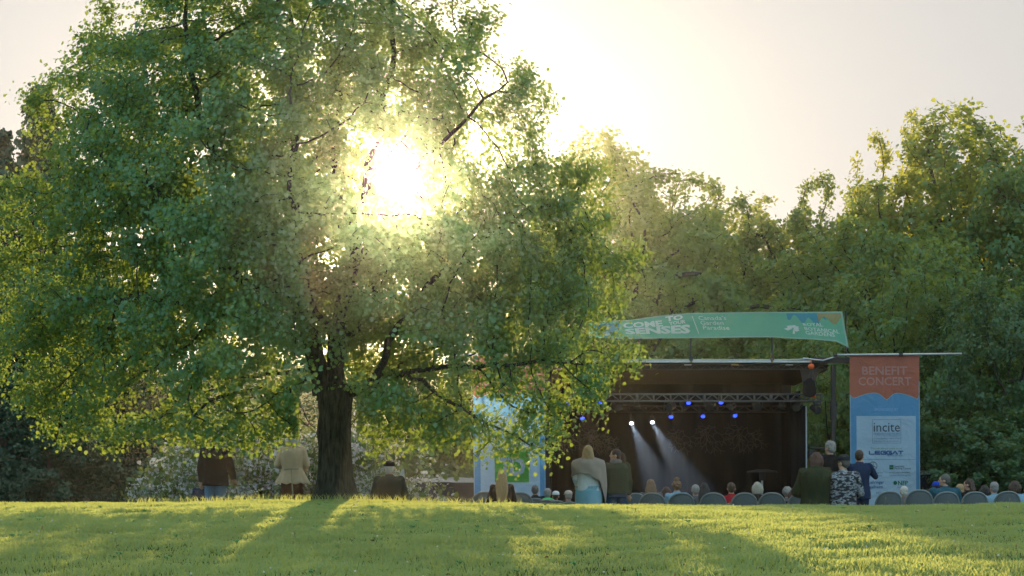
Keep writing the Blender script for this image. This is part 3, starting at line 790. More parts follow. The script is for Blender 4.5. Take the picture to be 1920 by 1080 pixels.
def curtain(name, pts, z0, z1, fold, amp, m):
    """hanging cloth with vertical folds along the line pts[0] -> pts[1]"""
    mb = MB(); a = Vector(pts[0]); b = Vector(pts[1]); L = (b-a).length; n = int(L/.04); t = (b-a)/L; nn = Vector((-t.y, t.x))
    rows = 5
    for j in range(rows+1):
        for i in range(n+1):
            s = i/n*L; ph = s*2*math.pi/fold
            o = amp*(math.sin(ph)+.4*math.sin(ph*1.63+1))*(1-.25*j/rows)+.03*math.sin(s*1.3)
            q = a+t*s+nn*o; mb.v.append((q.x, q.y, z0+(z1-z0)*j/rows))
    for j in range(rows):
        for i in range(n):
            k = j*(n+1)+i; mb.f.append((k, k+1, k+n+2, k+n+1)); mb.m.append(0)
    return sbuild(mb, name, m, smooth=True)
curtain('back_curtain', ((XL+.02, YB-.35), (XR+.1, YB-.35)), ZD, 4.35, .55, .05, m_black)
curtain('side_curtain', ((XL+.06, SY+.5), (XL+.06, YB-.5)), ZD, 4.3, .5, .05, m_black)
curtain('side_curtain', ((sx(1484, 53.2), 53.2), (sx(1511, 53.2), 53.2)), ZD, 3.3, .16, .035, m_black)
curtain('side_curtain', ((XR+.04, 53.3), (XR+.04, YB-.5)), ZD, 3.7, .4, .04, m_black)
# roof: dark lining, light edge rail, ribbed fascia
ZR = sz(679)
x0, x1 = sx(1034), sx(1552)
mb = MB()
mb.add([(x0, SY+.05, ZR-.20), (x1, SY+.05, ZR-.20), (x1, YB+.2, ZR-.36), (x0, YB+.2, ZR-.36),
        (x0, SY+.05, ZR-.02), (x1, SY+.05, ZR-.02), (x1, YB+.2, ZR-.18), (x0, YB+.2, ZR-.18)],
       [(0, 1, 2, 3), (7, 6, 5, 4), (0, 4, 5, 1), (2, 6, 7, 3), (0, 3, 7, 4), (1, 5, 6, 2)])
sbuild(mb, 'roof', m_roofin)
mb = MB(); mb.box(((x0+x1)/2, YB+.02, (ZD+4.2)/2), (x1-x0-.3, .08, 4.2-ZD)); sbuild(mb, 'back_wall', m_blackm)
for a, b_ in ((1034, 1133), (1137, 1293), (1298, 1445), (1449, 1552)):
    mb = MB(); mb.box(((sx(a)+sx(b_))/2, SY-.02, ZR+.012), (sx(b_)-sx(a), .13, .055))
    mb.box(((sx(a)+sx(b_))/2, SY-.045, ZR+.062), (sx(b_)-sx(a), .05, .022)); sbuild(mb, 'roof_edge', m_alu, bevel=.006)
mb = MB()     # lattice under the front edge
mb.tube([(x0, SY+.02, ZR-.06), (x1, SY+.02, ZR-.06)], .018, 6); mb.tube([(x0, SY+.02, ZR-.19), (x1, SY+.02, ZR-.19)], .018, 6)
k = 0; x = x0
while x < x1-.3:
    mb.tube([(x, SY+.02, ZR-.19), (x+.15, SY+.02, ZR-.07), (x+.30, SY+.02, ZR-.19)], .010, 5); x += .30
sbuild(mb, 'roof_lattice', m_darkgrey)
for a, c in ((1100, (.55, .30, .12)), (1215, (.6, .33, .1)), (1290, (.5, .5, .5)), (1378, (.6, .33, .1)), (1480, (.5, .5, .5))):
    mb = MB(); mb.box((sx(a), SY-.005, ZR-.072), (.19, .03, .02)); sbuild(mb, 'strap', mat('ratchet strap', c, .6, .1))
# roof ribs inside
# right hand arm, gusset and post
mb = MB(); mb.box(((sx(1520)+sx(1596))/2, SY-.10, sz(676)), (sx(1596)-sx(1520), .12, .15)); sbuild(mb, 'arm', m_blackm, bevel=.01)
mb = MB(); y = SY+.1
a = [(sx(1500), sz(684)), (sx(1556), sz(684)), (sx(1552), sz(690)), (sx(1536), sz(700)), (sx(1524), sz(726)), (sx(1516), sz(733)), (sx(1510), sz(733))]
mb.add([(p[0], y, p[1]) for p in a]+[(p[0], y+.1, p[1]) for p in a], [tuple(range(7)), tuple(reversed(range(7, 14)))]+[(i, i+7, (i+1) % 7+7, (i+1) % 7) for i in range(7)])
sbuild(mb, 'gusset', m_blackm)
mb = MB(); mb.box((sx(1563), SY+.05, (GZ+sz(684))/2), (.125, .125, sz(684)-GZ)); mb.box((sx(1563), SY+.05, sz(770)), (.16, .16, .5)); sbuild(mb, 'post', m_blackm, bevel=.012)
mb = MB(); mb.box((XL-.05, SY+.05, (GZ+4.3)/2), (.12, .12, 4.3-GZ)); sbuild(mb, 'post', m_blackm, bevel=.012)
mb = MB(); mb.tube([(sx(1513.5), SY+.12, ZD), (sx(1513), SY+.12, sz(762))], .018, 8); sbuild(mb, 'corner_tube', m_alu)
mb = MB(); mb.tube([(sx(1545), SY-.2, sz(752)), (sx(1551), SY-.15, sz(838))], .012, 6); sbuild(mb, 'cable', m_black)
mb = MB(); mb.tube([(sx(1505), SY-.08, sz(672)), (sx(1540), SY-.25, sz(677)), (sx(1570), SY-.3, sz(668))], .022, 6)
mb.tube([(sx(1478), SY-.1, sz(675)), (sx(1563), SY-.1, sz(672))], .016, 6); sbuild(mb, 'brace', m_alu)

# trusses
def truss(xa, xb, y, z, h, d, label, m, px_bay=.42):
    t = empty('lighting_truss', ((xa+xb)/2, y, z)); o = Vector(t.location)
    tag(t, label, 'truss', 'lighting trusses hung in the stage')
    mb = MB()
    for dz in (0, h):
        for dy in (0, d): mb.tube([Vector((xa, y+dy, z+dz))-o, Vector((xb, y+dy, z+dz))-o], .022, 8)
    mb.build('chord', m, t, smooth=True)
    mb = MB(); x = xa; n = int((xb-xa)/px_bay); st = (xb-xa)/n
    for i in range(n+1):
        q = xa+st*i
        for dy in (0, d): mb.tube([Vector((q, y+dy, z))-o, Vector((q, y+dy, z+h))-o], .013 if i % 4 else .03, 6)
        for dz in (0, h): mb.tube([Vector((q, y, z+dz))-o, Vector((q, y+d, z+dz))-o], .012, 6)
        if i < n:
            for dy in (0, d):
                mb.tube([Vector((q+.03, y+dy, z+.01))-o, Vector((q+st/2, y+dy, z+h-.01))-o, Vector((q+st-.03, y+dy, z+.01))-o], .012, 6)
    mb.build('lattice', m, t, smooth=True)
    return t
truss(sx(1070), sx(1545), SY+.35, sz(752, SY+.35), .185, .22, 'silver box truss across the front of the stage', m_truss)
m_dtruss = mat('dark truss', (.04, .04, .045), .5, .2, 6)
truss(sx(1045, 56), sx(1480, 56), 56, 3.22, .16, .2, 'dim black truss at the back of the stage over the blue lamps', m_dtruss, .5)

# lamps hanging from the trusses
e_blue = emit('lit blue lens', (.02, .05, 1.0), 2.6)
e_blue_core = emit('lit blue core', (.25, .35, 1.0), 14.0)
e_white = emit('lit white lens', (.80, .9, 1.0), 4.0)
def lamp(px, row, y, kind, label, tilt=.5, yaw=0.0, ztop=None):
    p = P(px, row, y); t = empty('stage_light', p); tag(t, label, 'stage light', 'stage lights on the trusses')
    R = Matrix.Rotation(yaw, 3, 'Z') @ Matrix.Rotation(tilt, 3, 'X')      # faces the camera, tilted down
    def T(v): return R @ Vector(v)
    mb = MB(); r = .065 if kind != 'head' else .10
    mb.loft([[T((math.cos(2*math.pi*k/16)*q, yy, math.sin(2*math.pi*k/16)*q)) for k in range(16)] for yy, q in ((.26, r*.5), (.24, r*.85), (.12, r), (0, r*1.06), (-.015, r*1.06))], caps=True)
    mb.build('housing', m_blackm, t, smooth=False)
    mb = MB(); mb.loft([[T((math.cos(2*math.pi*k/16)*q, -.018-(.85*r-q)*.15, math.sin(2*math.pi*k/16)*q)) for k in range(16)] for q in (r*.92, r*.6, r*.2)])
    lm = {'blue': e_blue, 'white': e_white, 'head': m_glass, 'off': m_glass}[kind]
    mb.build('lens', lm, t)
    mb = MB(); hgt = (ztop-p.z) if ztop else .25
    for s in (-1, 1): mb.box((s*(r+.025), .1, r*.6), (.012, .04, r*1.4))
    mb.box((0, .1, r*1.35), (2*r+.06, .04, .012)); mb.tube([(0, .1, r*1.35), (0, .1, max(r*1.5, hgt))], .012, 6)
    mb.build('yoke', m_darkgrey, t)
    if kind == 'head':
        mb = MB(); mb.box((0, .1, r*1.35+.06), (.2, .16, .09)); mb.build('base', m_blackm, t, bevel=.01)
    return t
zt = sz(752, SY+.35)
for i, (px, row, lb) in enumerate([(1064, 755, 'blue stage light at the left end of the silver truss'), (1127, 753, 'blue stage light hung on the truss behind the leaves'),
    (1291, 754, 'half hidden blue stage light under the middle of the silver truss'), (1352, 753, 'blue stage light under the silver truss right of the middle')]):
    lamp(px, row+1, SY+.45, 'blue', lb, .75, 0, zt)
for px, row, lb in [(1034, 783, 'blue stage light low beside the edge of the left banner'), (1092, 784, 'blue stage light in the lower row, second from the left'), (1258, 781, 'blue stage light in the lower row right of the two white beams'),
    (1318, 780, 'blue stage light in the lower row at the middle of the stage'), (1378, 779, 'rightmost blue stage light of the lower row')]:
    lamp(px, row, 56.0, 'blue', lb, .75, 0, 3.22)
for i, (px, lb) in enumerate([(1112, 'dark moving light under the truss near the hanging bough'), (1160, 'dark moving light left of the white beams'), (1195, 'dark glinting moving light above the left white beam'), (1255, 'round dark moving light above the second lower blue lamp'), (1284, 'dark glinting moving light under the truss middle'),
    (1330, 'dark glinting moving light between two blue lamps'), (1370, 'round dark moving light above the rightmost blue lamp'), (1422, 'small glinting lamp alone under the right half of the truss'),
    (1467, 'dark moving light next to the right side curtain'), (1493, 'rightmost dark lamp under the truss end')]):
    lamp(px, 764, SY+.45, 'head' if i % 2 else 'off', lb, .3+.25*(i % 3), (-.6, .4, .1)[i % 3], zt)
lamp(1533, 770, SY-.1, 'head', 'black lamp hanging outside the stage right of the orange strap', .4, .5, sz(755))
for px, row, lb, dx in [(1184, 793, 'left one of two white beam lights', .30), (1223, 791, 'right one of two white beam lights', .40)]:
    t = lamp(px, row, 56.0, 'white', lb, .7, 0, 3.22)
    ld = bpy.data.lights.new('beam', 'SPOT'); ld.energy = BEAM; ld.color = (.62, .78, 1.0); ld.spot_size = math.radians(30); ld.spot_blend = .55; ld.shadow_soft_size = .05
    lo = bpy.data.objects.new('beam', ld); col.objects.link(lo); lo.parent = t; lo.location = (0, -.06, -.02)
    lo.rotation_euler = Vector((-dx*1.25, .55, .95)).to_track_quat('Z', 'Y').to_euler()
# gobo light patterns cast on the back curtain, built as thin pale wire
m_gobo = mat('gobo light wire', (.075, .085, .08), .6, .3, 3)
def lattice(px, row, w_, seed, label):
    r = random.Random(seed); y = 57.25; c = P(px, row, y); t = MB(); R0 = w_*.16
    def ring(cx, cz, R, k, rot):
        pts = []
        for i in range(k*2):
            rr = R if i % 2 else R*.62; a = rot+math.pi*i/k
            pts.append(Vector((cx+rr*math.cos(a), r.uniform(-.02, .02), cz+rr*math.sin(a))))
        for i in range(len(pts)): t.tube([pts[i], pts[(i+1) % len(pts)]], .0075, 4)
        return pts
    a = ring(0, w_*.42, R0*1.15, 6, .3)
    def cell(p0, ang, L, depth):
        q = p0+Vector((math.cos(ang)*L, r.uniform(-.02, .02), math.sin(ang)*L)); t.tube([p0, q], .0065, 4)
        if depth > 0:
            cell(q, ang-r.uniform(.4, .8), L*r.uniform(.8, 1.15), depth-1); cell(q, ang+r.uniform(.4, .8), L*r.uniform(.8, 1.15), depth-1)
    for k in range(1, 12, 2): cell(a[k], -math.pi/2+(k-6)*.22, w_*.13, 3)
    if seed % 2: 
        b = ring(w_*.38, w_*.32, R0, 5, .9)
        for k in (1, 5, 7): cell(b[k], -1.4+(k-5)*.2, w_*.12, 2)
    o = t.build('gobo_pattern', m_gobo, None, loc=c)
    tag(o, label, 'stage ornament', 'faint projected light patterns built as wire on the stage curtain')
for px, row, w_, s, lb in [(1057, 838, .85, 1, 'faint flower of projected light, built as wire, beside the left banner'), (1112, 836, .8, 2, 'faint flower of projected light, built as wire, behind the shawl woman'), (1127, 842, .75, 5, 'faint flower of projected light, built as wire, above the ponytail woman'),
    (1275, 838, .85, 4, 'faint flower of projected light, built as wire, right of the light beams'), (1333, 836, 1.0, 6, 'faint flower of projected light, built as wire, at the middle of the curtain'), (1394, 836, .95, 3, 'faint double flower of projected light, built as wire, on the right of the curtain')]:
    lattice(px, row, w_, s, lb)
haze_box('stage_smoke', (XL+.3, SY+1.2, ZD+.05), (XR-.3, YB-.6, 3.15), SMOKE, .3)

# chain hoist with bag
t = empty('chain_hoist', P(1521, 687, SY-.2)); tag(t, 'orange chain hoist with a black chain bag hanging at the right roof corner', 'hoist')
mb = MB(); mb.ell((0, 0, 0), (.085, .07, .075)); mb.tube([(0, 0, .05), (0, 0, .17)], .014, 6); mb.build('body', m_orange, t, smooth=True)
mb = MB()
for a, b_ in (((.02, 0, -.05), (.16, 0, -.52)), ((.0, 0, -.05), (-.09, 0, -.38)), ((.03, 0, -.05), (.05, 0, -.95)), ((.16, 0, -.52), (.04, 0, -.78)), ((-.01, 0, -.05), (-.16, 0, -.60))): mb.tube([a, b_], .011, 5)
mb.build('chain', m_darkgrey, t)
mb = MB(); mb.loft([[(cx+math.cos(2*math.pi*k/12)*rx, math.sin(2*math.pi*k/12)*.09, z) for k in range(12)] for z, rx, cx in ((-.30, .05, -.04), (-.42, .15, -.05), (-.68, .19, -.05), (-.78, .12, -.03), (-.80, .03, -.03))]); mb.build('chain_bag', m_black, t, smooth=True)
mb = MB(); mb.ell((.07, 0, -.78), (.055, .04, .05)); mb.build('hook_block', m_orange, t, smooth=True)
# technical gear at the side of the stage
t = empty('equipment_rack', (sx(1534, 52.6), 52.6, GZ)); tag(t, 'black equipment rack beside the stage behind the grey haired man', 'rack')
zt_ = sz(836, 52.6)-GZ
mb = MB(); mb.box((0, 0, zt_/2-.1), (.42, .5, zt_-.25)); mb.build('case', m_blackm, t, bevel=.02)
mb = MB(); mb.box((.0, -.02, zt_-.06), (.50, .55, .05), rot=Matrix.Rotation(.08, 3, 'Y')); mb.box((-.19, -.05, zt_-.2), (.14, .4, .16)); mb.build('lid', m_darkgrey, t, bevel=.01)
mb = MB(); mb.box((.17, -.29, zt_-.55), (.03, .02, .5)); mb.build('handle_strip', m_alu, t)
t = empty('patio_heater', (sx(1429, 54), 54, ZD)); tag(t, 'dim flat topped heater standing on the stage at the right', 'heater')
zt_ = sz(883, 54)-ZD
mb = MB(); mb.loft([[(math.cos(2*math.pi*k/20)*r_, math.sin(2*math.pi*k/20)*r_, z) for k in range(20)] for z, r_ in ((zt_-.04, .42), (zt_, .40), (zt_+.05, .12))]); mb.build('reflector', m_darkgrey, t, smooth=True)
mb = MB(); mb.tube([(0, 0, zt_-.26), (0, 0, zt_-.04)], .08, 12); mb.build('burner', m_darkgrey, t)
mb = MB(); mb.tube([(0, 0, 0), (0, 0, zt_-.2)], .03, 10); mb.tube([(0, 0, 0), (0, 0, .08)], .2, 14); mb.build('pole', m_alu, t)
o = MB().box((sx(1461, 54), 54.2, ZD+.2), (.2, .3, .4)).box((sx(1461, 54), 54.03, ZD+.22), (.15, .02, .28)).build('monitor_speaker', m_darkgrey, bevel=.02)
tag(o, 'small dark speaker box on the stage right of the heater', 'speaker')
# ------------------------------------------------------------------ banners
def cloth(name, c, tr=.4, open_=.10, var=.10, edge=None):
    m, nt, out = new_mat(name)
    cc, no, mp = noise_color(nt, c, var, 1.4, 3)
    d = N(nt, 'ShaderNodeBsdfPrincipled'); d.inputs['Roughness'].default_value = .6; d.inputs['Specular IOR Level'].default_value = .25
    nt.links.new(cc, d.inputs['Base Color'])
    t = N(nt, 'ShaderNodeBsdfTranslucent'); nt.links.new(cc, t.inputs['Color'])
    mx = N(nt, 'ShaderNodeMixShader'); mx.inputs[0].default_value = tr; nt.links.new(d.outputs[0], mx.inputs[1]); nt.links.new(t.outputs[0], mx.inputs[2])
    wn = N(nt, 'ShaderNodeTexNoise'); wn.inputs['Scale'].default_value = 2.2; wn.inputs['Detail'].default_value = 3; wn.inputs['Distortion'].default_value = 1.2; nt.links.new(mp.outputs[0], wn.inputs['Vector'])
    wb = N(nt, 'ShaderNodeBump'); wb.inputs['Strength'].default_value = .5; wb.inputs['Distance'].default_value = .12; nt.links.new(wn.outputs['Fac'], wb.inputs['Height'])
    nt.links.new(wb.outputs[0], d.inputs['Normal']); nt.links.new(wb.outputs[0], t.inputs['Normal'])
    tp = N(nt, 'ShaderNodeBsdfTransparent'); m2 = N(nt, 'ShaderNodeMixShader'); m2.inputs[0].default_value = open_
    nt.links.new(mx.outputs[0], m2.inputs[1]); nt.links.new(tp.outputs[0], m2.inputs[2]); nt.links.new(m2.outputs[0], out.inputs['Surface'])
    return m
_dg = None
def text_pts(body, bold=0.0, shear=0.0):
    cu = bpy.data.curves.new('txt', 'FONT'); cu.body = body; cu.size = 1; cu.offset = bold; cu.shear = shear; cu.resolution_u = 2; cu.fill_mode = 'FRONT'
    ob = bpy.data.objects.new('txt', cu); col.objects.link(ob); bpy.context.view_layer.update()
    me = ob.evaluated_get(bpy.context.evaluated_depsgraph_get()).to_mesh()
    v = [tuple(q.co)[:2] for q in me.vertices]; f = [tuple(p.vertices) for p in me.polygons]
    bpy.data.objects.remove(ob); bpy.data.curves.remove(cu)
    xs = [a[0] for a in v]; ys = [a[1] for a in v]; x0, x1, y0, y1 = min(xs), max(xs), min(ys), max(ys)
    return [((a[0]-x0)/(x1-x0), (a[1]-y0)/(y1-y0)) for a in v], f
def print_quad(pts, faces, quad, surf):
    """unit-square print laid on the cloth. quad: BL, BR, TR, TL as (column,row); surf: (column,row) -> world"""
    vs = []
    for u, v in pts:
        a = [quad[0][i]*(1-u)+quad[1][i]*u for i in (0, 1)]; b_ = [quad[3][i]*(1-u)+quad[2][i]*u for i in (0, 1)]
        vs.append(surf(a[0]*(1-v)+b_[0]*v, a[1]*(1-v)+b_[1]*v))
    return vs, faces
def rq(x0, y0, x1, y1): return ((x0, y1), (x1, y1), (x1, y0), (x0, y0))
unit = ([(0, 0), (1, 0), (1, 1), (0, 1)], [(0, 1, 2, 3)])
class Print:
    """prints on one banner, each printed word or panel a sub-part"""
    def __init__(s, root, surf): s.root = root; s.surf = surf; s.lay = 1
    def put(s, name, shape, quad, m, lay, label=None):
        vs, fs = print_quad(*shape, quad, lambda a, b_: s.surf(a, b_, .004*lay))
        mb = MB(); mb.add(vs, fs); o = mb.build(name, m, s.root); return o
    def frame(s, name, x0, y0, x1, y1, w_, m, lay):
        mb = MB()
        for q in (rq(x0, y0, x1, y0+w_), rq(x0, y1-w_, x1, y1), rq(x0, y0+w_, x0+w_, y1-w_), rq(x1-w_, y0+w_, x1, y1-w_)):
            vs, fs = print_quad(*unit, q, lambda a, b_: s.surf(a, b_, .004*lay)); mb.add(vs, fs)
        return mb.build(name, m, s.root)
def grid_shape(nu, nv):
    pts = [(i/nu, j/nv) for j in range(nv+1) for i in range(nu+1)]
    return pts, [(j*(nu+1)+i, j*(nu+1)+i+1, (j+1)*(nu+1)+i+1, (j+1)*(nu+1)+i) for j in range(nv) for i in range(nu)]
m_sky = cloth('blue banner cloth', (.13, .38, .72), .5, .07)
m_org = cloth('orange banner cloth', (.62, .20, .13), .45, .08, .25)
m_pale = cloth('pale blue panel cloth', (.58, .72, .84), .5, .06)
m_rim = cloth('light banner hem', (.42, .55, .68), .45, .04)
m_ink = cloth('slate ink', (.05, .08, .12), .3, .05)
m_ink2 = cloth('faint blue ink', (.13, .22, .34), .3, .05)
m_lblue = cloth('faint white ink', (.32, .56, .86), .4, .05)
m_dblue = cloth('dark blue ink', (.015, .09, .26), .3, .05)
m_teal = cloth('green ink', (.015, .16, .09), .3, .05)
m_yel = cloth('yellow green ink', (.22, .36, .20), .4, .05)
m_pink = cloth('dull pink ink', (.66, .36, .33), .45, .08)
m_tdg = cloth('bright green ink', (.10, .42, .07), .5, .05)
m_tdw = cloth('white blue ink', (.40, .52, .70), .45, .05)

def sponsor_banner(xl, xr, top, bot, y, label, name='sponsor_banner', lean=0.0):
    root = empty(name, (sx((xl+xr)/2, y), y, sz(bot, y))); tag(root, label, 'banner', 'tall sponsor banners at both ends of the stage'); O = Vector(root.location)
    def surf(a, b_, off=0.0):
        u = (a-xl)/(xr-xl); v = (b_-top)/(bot-top)
        wv = .012*math.sin(u*2.5+v*4)+.006*math.sin(v*9+u*2)
        return Vector((sx(a+lean*(b_-top)/(bot-top), y), y-off*1.6+wv, sz(b_, y)))-O
    pr = Print(root, surf); g = grid_shape(14, 40)
    q = rq(xl, top+56, xr, bot)
    o = pr.put('blue_cloth', g, rq(xl, top, xr, bot), m_sky, 0)
    for a, b_ in ((xl, xl+1.6), (xr-1.6, xr)): pr.put('hem', grid_shape(1, 40), rq(a, top, b_, bot), m_rim, 2)
    # orange head with the scalloped lower edge
    pts = []; fs = []; n = 28
    for i in range(n+1):
        u = i/n; uu = (u-.06)/.47 if u < .53 else (u-.53)/.42
        e = 74 if u < .05 else (82-10*math.sin(math.pi*min(1, max(0, uu)))*1.2 if u <= .96 else 76)
        if u < .05: e = 72+8*u/.05
        if u > .96: e = 82-10*(u-.96)/.04
        if .05 <= u <= .53: e = 80-11*math.sin(math.pi*(u-.05)/.62)+ (12*max(0, (u-.36)/.17)**2)
        if .53 < u <= .96: e = 80-11*math.sin(math.pi*(.96-u)/.62)+ (12*max(0, (.70-u)/.17)**2)
        pts += [(u, 0.0, e), (u, 1.0, e)]
    for nm, m, d0, lay in (('cloud_line', m_rim, 1.6, 1), ('orange_cloth', m_org, 0, 2)):
        vs = []
        for u, v, e in pts:
            a = xl+(xr-xl)*u; vs.append(surf(a, top+.5 if v else top+e+d0, .004*lay))
        n2 = 8; vv = []; ff = []
        for i in range(n+1):
            lo_, hi_ = vs[2*i], vs[2*i+1]
            for j in range(n2+1): vv.append(lo_.lerp(hi_, j/n2))
        for i in range(n):
            for j in range(n2): k = i*(n2+1)+j; ff.append((k, k+n2+1, k+n2+2, k+1))
        mb = MB(); mb.add(vv, ff); mb.build(nm, m, root)
    if True:
        mb = MB(); mb.box(Vector((sx((xl+xr)/2, y), y-.0, sz(top-.5, y)))-O, (sx(xr, y)-sx(xl, y), .03, .03)); mb.build('top_hem', m_pink, root)
    return root, pr, surf, O
# right banner
root, pr, surf, O = sponsor_banner(1593, 1723.5, 667, 968, 51.55, 'tall orange and blue sponsor banner right of the stage', lean=2)
mb = MB(); mb.tube([Vector((sx(1565, 51.5), 51.5, sz(665.5, 51.5)))-O, Vector((sx(1803, 51.5), 51.5, sz(663.5, 51.5)))-O], .03, 10); mb.build('cross_pipe', m_alu, root, smooth=True)
mb = MB(); mb.box(Vector((sx(1689, 51.5), 51.5, sz(664.5, 51.5)))-O, (.10, .09, .10)); mb.build('pipe_clamp', m_blackm, root)
mb = MB(); mb.box(Vector((sx(1566, 51.5), 51.5, sz(666, 51.5)))-O, (.09, .09, .09)); mb.build('pipe_clamp', m_blackm, root)
mb = MB(); mb.tube([Vector((sx(1700, 51.8), 51.8, GZ))-O, Vector((sx(1700, 51.8), 51.8, sz(668, 51.8)))-O], .03, 8); mb.build('stand', m_alu, root)
T = text_pts
pr.put('lettering', T('BENEFIT', .02), rq(1616, 687, 1701, 703), m_pink, 4)
pr.put('lettering', T('CONCERT', .02), rq(1609, 707, 1708, 723), m_pink, 4)
pr.put('lettering', T('SPONSORED BY'), rq(1639, 765, 1683, 770.5), m_lblue, 3)
pr.put('pale_panel', grid_shape(6, 14), rq(1605, 780, 1716, 968), m_pale, 1.5)
pr.frame('logo_frame', 1634.5, 786.5, 1688, 831, .55, m_ink2, 3)
pr.put('lettering', T('incite'), rq(1637, 793, 1686, 809.5), m_ink, 3)
pr.put('lettering', T('FOUNDATION FOR THE ARTS'), rq(1637, 811.5, 1686, 815.5), m_ink2, 3)
pr.put('rule', unit, rq(1637, 817, 1686, 817.6), m_ink2, 3)
pr.put('lettering', T('Providing funding in support of the'), rq(1637, 820.3, 1685, 824.3), m_ink2, 3)
pr.put('lettering', T('visual and performing arts in Hamilton'), rq(1637, 825.2, 1685, 829.2), m_ink2, 3)
pr.put('lettering', T('"You can always count on us."'), rq(1630, 838.5, 1692, 843.5), m_yel, 3)
# wide squared letters
def block_word(word, x0, y0, x1, y1, m):
    G_ = {'L': [[(0, 1), (0, 0), (1, 0)]], 'E': [[(1, 1), (.1, 1), (0, .8), (0, .2), (.1, 0), (1, 0)], [(0, .5), (.9, .5)]],
          'G': [[(1, 1), (.12, 1), (0, .8), (0, .2), (.12, 0), (1, 0), (1, .5), (.5, .5)]], 'A': [[(0, 0), (.5, 1), (1, 0)]], 'T': [[(0, 1), (1, 1)], [(.5, 1), (.5, 0)]]}
    n = len(word); cw = (x1-x0)/n; mb = MB(); th = .95
    for i, ch in enumerate(word):
        for st in G_[ch]:
            for (a0, b0), (a1, b1) in zip(st[:-1], st[1:]):
                p0 = (x0+cw*(i+.06+.82*a0), y1+(y0-y1)*b0); p1 = (x0+cw*(i+.06+.82*a1), y1+(y0-y1)*b1)
                dx, dy = p1[0]-p0[0], p1[1]-p0[1]; L = math.hypot(dx, dy); nx, ny = -dy/L*th, dx/L*th; ex, ey = dx/L*.4, dy/L*.4
                q = [(p0[0]-ex-nx, p0[1]-ey-ny), (p1[0]+ex-nx, p1[1]+ey-ny), (p1[0]+ex+nx, p1[1]+ey+ny), (p0[0]-ex+nx, p0[1]-ey+ny)]
                mb.add([surf(a, b_, .012+.0004*len(mb.f)) for a, b_ in q], [(0, 1, 2, 3)])
    return mb.build('lettering', m, root)
block_word('LEGGAT', 1628, 846, 1693, 851.5, m_dblue)
pr.put('lettering', T('AUTO GROUP'), rq(1662, 853, 1691, 855.5), m_ink2, 3)
pr.put('rule', unit, rq(1611, 861, 1716, 861.6), m_ink2, 3)
mb = MB()   # ring with a three pointed star
for i in range(28):
    a0, a1 = 2*math.pi*i/28, 2*math.pi*(i+1)/28
    mb.add([surf(1635.5+math.cos(a)*r_, 873.5+math.sin(a)*r_, .012) for a, r_ in ((a0, 6.8), (a1, 6.8), (a1, 7.8), (a0, 7.8))], [(0, 1, 2, 3)])
for k in range(3):
    a = -math.pi/2+k*2*math.pi/3
    mb.add([surf(1635.5+math.cos(a+d)*r_, 873.5+math.sin(a+d)*r_, .0125+k*.0004) for d, r_ in ((0, 7), (1.2, .9), (-1.2, .9))], [(0, 1, 2)])
mb.build('emblem', m_ink, root)
pr.put('lettering', T('Burlington'), rq(1630, 885, 1654, 888), m_ink, 3)
pr.put('lettering', T('Mercedes-Benz'), rq(1627, 890, 1652, 893), m_ink2, 3)
pr.put('emblem', unit, rq(1666, 872, 1673.5, 880), m_teal, 3)
mb = MB()
for k in range(3): mb.add([surf(a, b_, .017) for a, b_ in rq(1667+2*k, 875.5, 1668+2*k, 876.6)], [(0, 1, 2, 3)])
mb.build('emblem_mark', m_pale, root)
pr.put('lettering', T('Investment'), rq(1675.5, 872, 1694, 876), m_ink, 3)
pr.put('lettering', T('Planning Counsel'), rq(1675.5, 876.5, 1706, 881), m_ink, 3)
pr.put('lettering', T('McLAREN WEALTH MANAGEMENT'), rq(1666, 884.5, 1705, 887.5), m_ink, 3)
pr.put('lettering', T('PERSONAL PORTFOLIO SERVICES'), rq(1666, 890, 1706, 892.5), m_ink2, 3)
pr.put('lettering', T('Boehringer', .01), rq(1623, 901, 1655.5, 909), m_dblue, 3)
pr.put('lettering', T('Ingelheim', .01), rq(1623, 910, 1653, 917.5), m_dblue, 3)
mb = MB()
for k in range(6):
    a = math.pi/3*k+.52; mb.add([surf(1676.5+math.cos(a)*2+math.cos(b_)*1.9, 905.5+math.sin(a)*2.2+math.sin(b_)*1.9, .012+.0004*k) for b_ in [math.pi/3*j for j in range(6)]], [tuple(range(6))])
mb.build('emblem', m_teal, root)
pr.put('lettering', T('NFP', .02), rq(1682, 901.5, 1700.5, 909.5), m_teal, 3)
pr.put('lettering', T('Kevin Bertin'), rq(1681, 912, 1700, 914.5), m_ink2, 3)
pr.put('lettering', T('MOHAWK'), rq(1641, 922, 1668, 927), m_ink2, 3)
# left banner
root, pr, surf, O = sponsor_banner(886, 1020.5, 667, 968, 51.6, 'tall blue sponsor banner with green logo left of the stage, partly behind leaves', lean=3)
mb = MB(); mb.tube([Vector((sx(806, 51.5), 51.5, sz(664, 51.5)))-O, Vector((sx(1045, 51.5), 51.5, sz(665.5, 51.5)))-O], .03, 10); mb.build('cross_pipe', m_alu, root, smooth=True)
mb = MB(); mb.tube([Vector((sx(905, 51.85), 51.85, GZ))-O, Vector((sx(905, 51.85), 51.85, sz(668, 51.85)))-O], .03, 8); mb.build('stand', m_alu, root)
pr.put('lettering', T('BENEFIT', .02), rq(910, 687, 996, 703), m_pink, 4)
pr.put('lettering', T('CONCERT', .02), rq(903, 707, 1003, 723), m_pink, 4)
pr.put('pale_panel', grid_shape(6, 14), rq(899, 780, 1010, 934), m_pale, 1.5)
pr.put('logo_square', grid_shape(4, 4), rq(925.5, 845, 989.5, 904.5), m_tdg, 2.5)
pr.put('lettering', T('T', .045), rq(933, 857, 957, 892.5), m_tdw, 3.5)
pr.put('lettering', T('D', .045), rq(953.5, 857, 983, 892.5), m_tdw, 4.2)

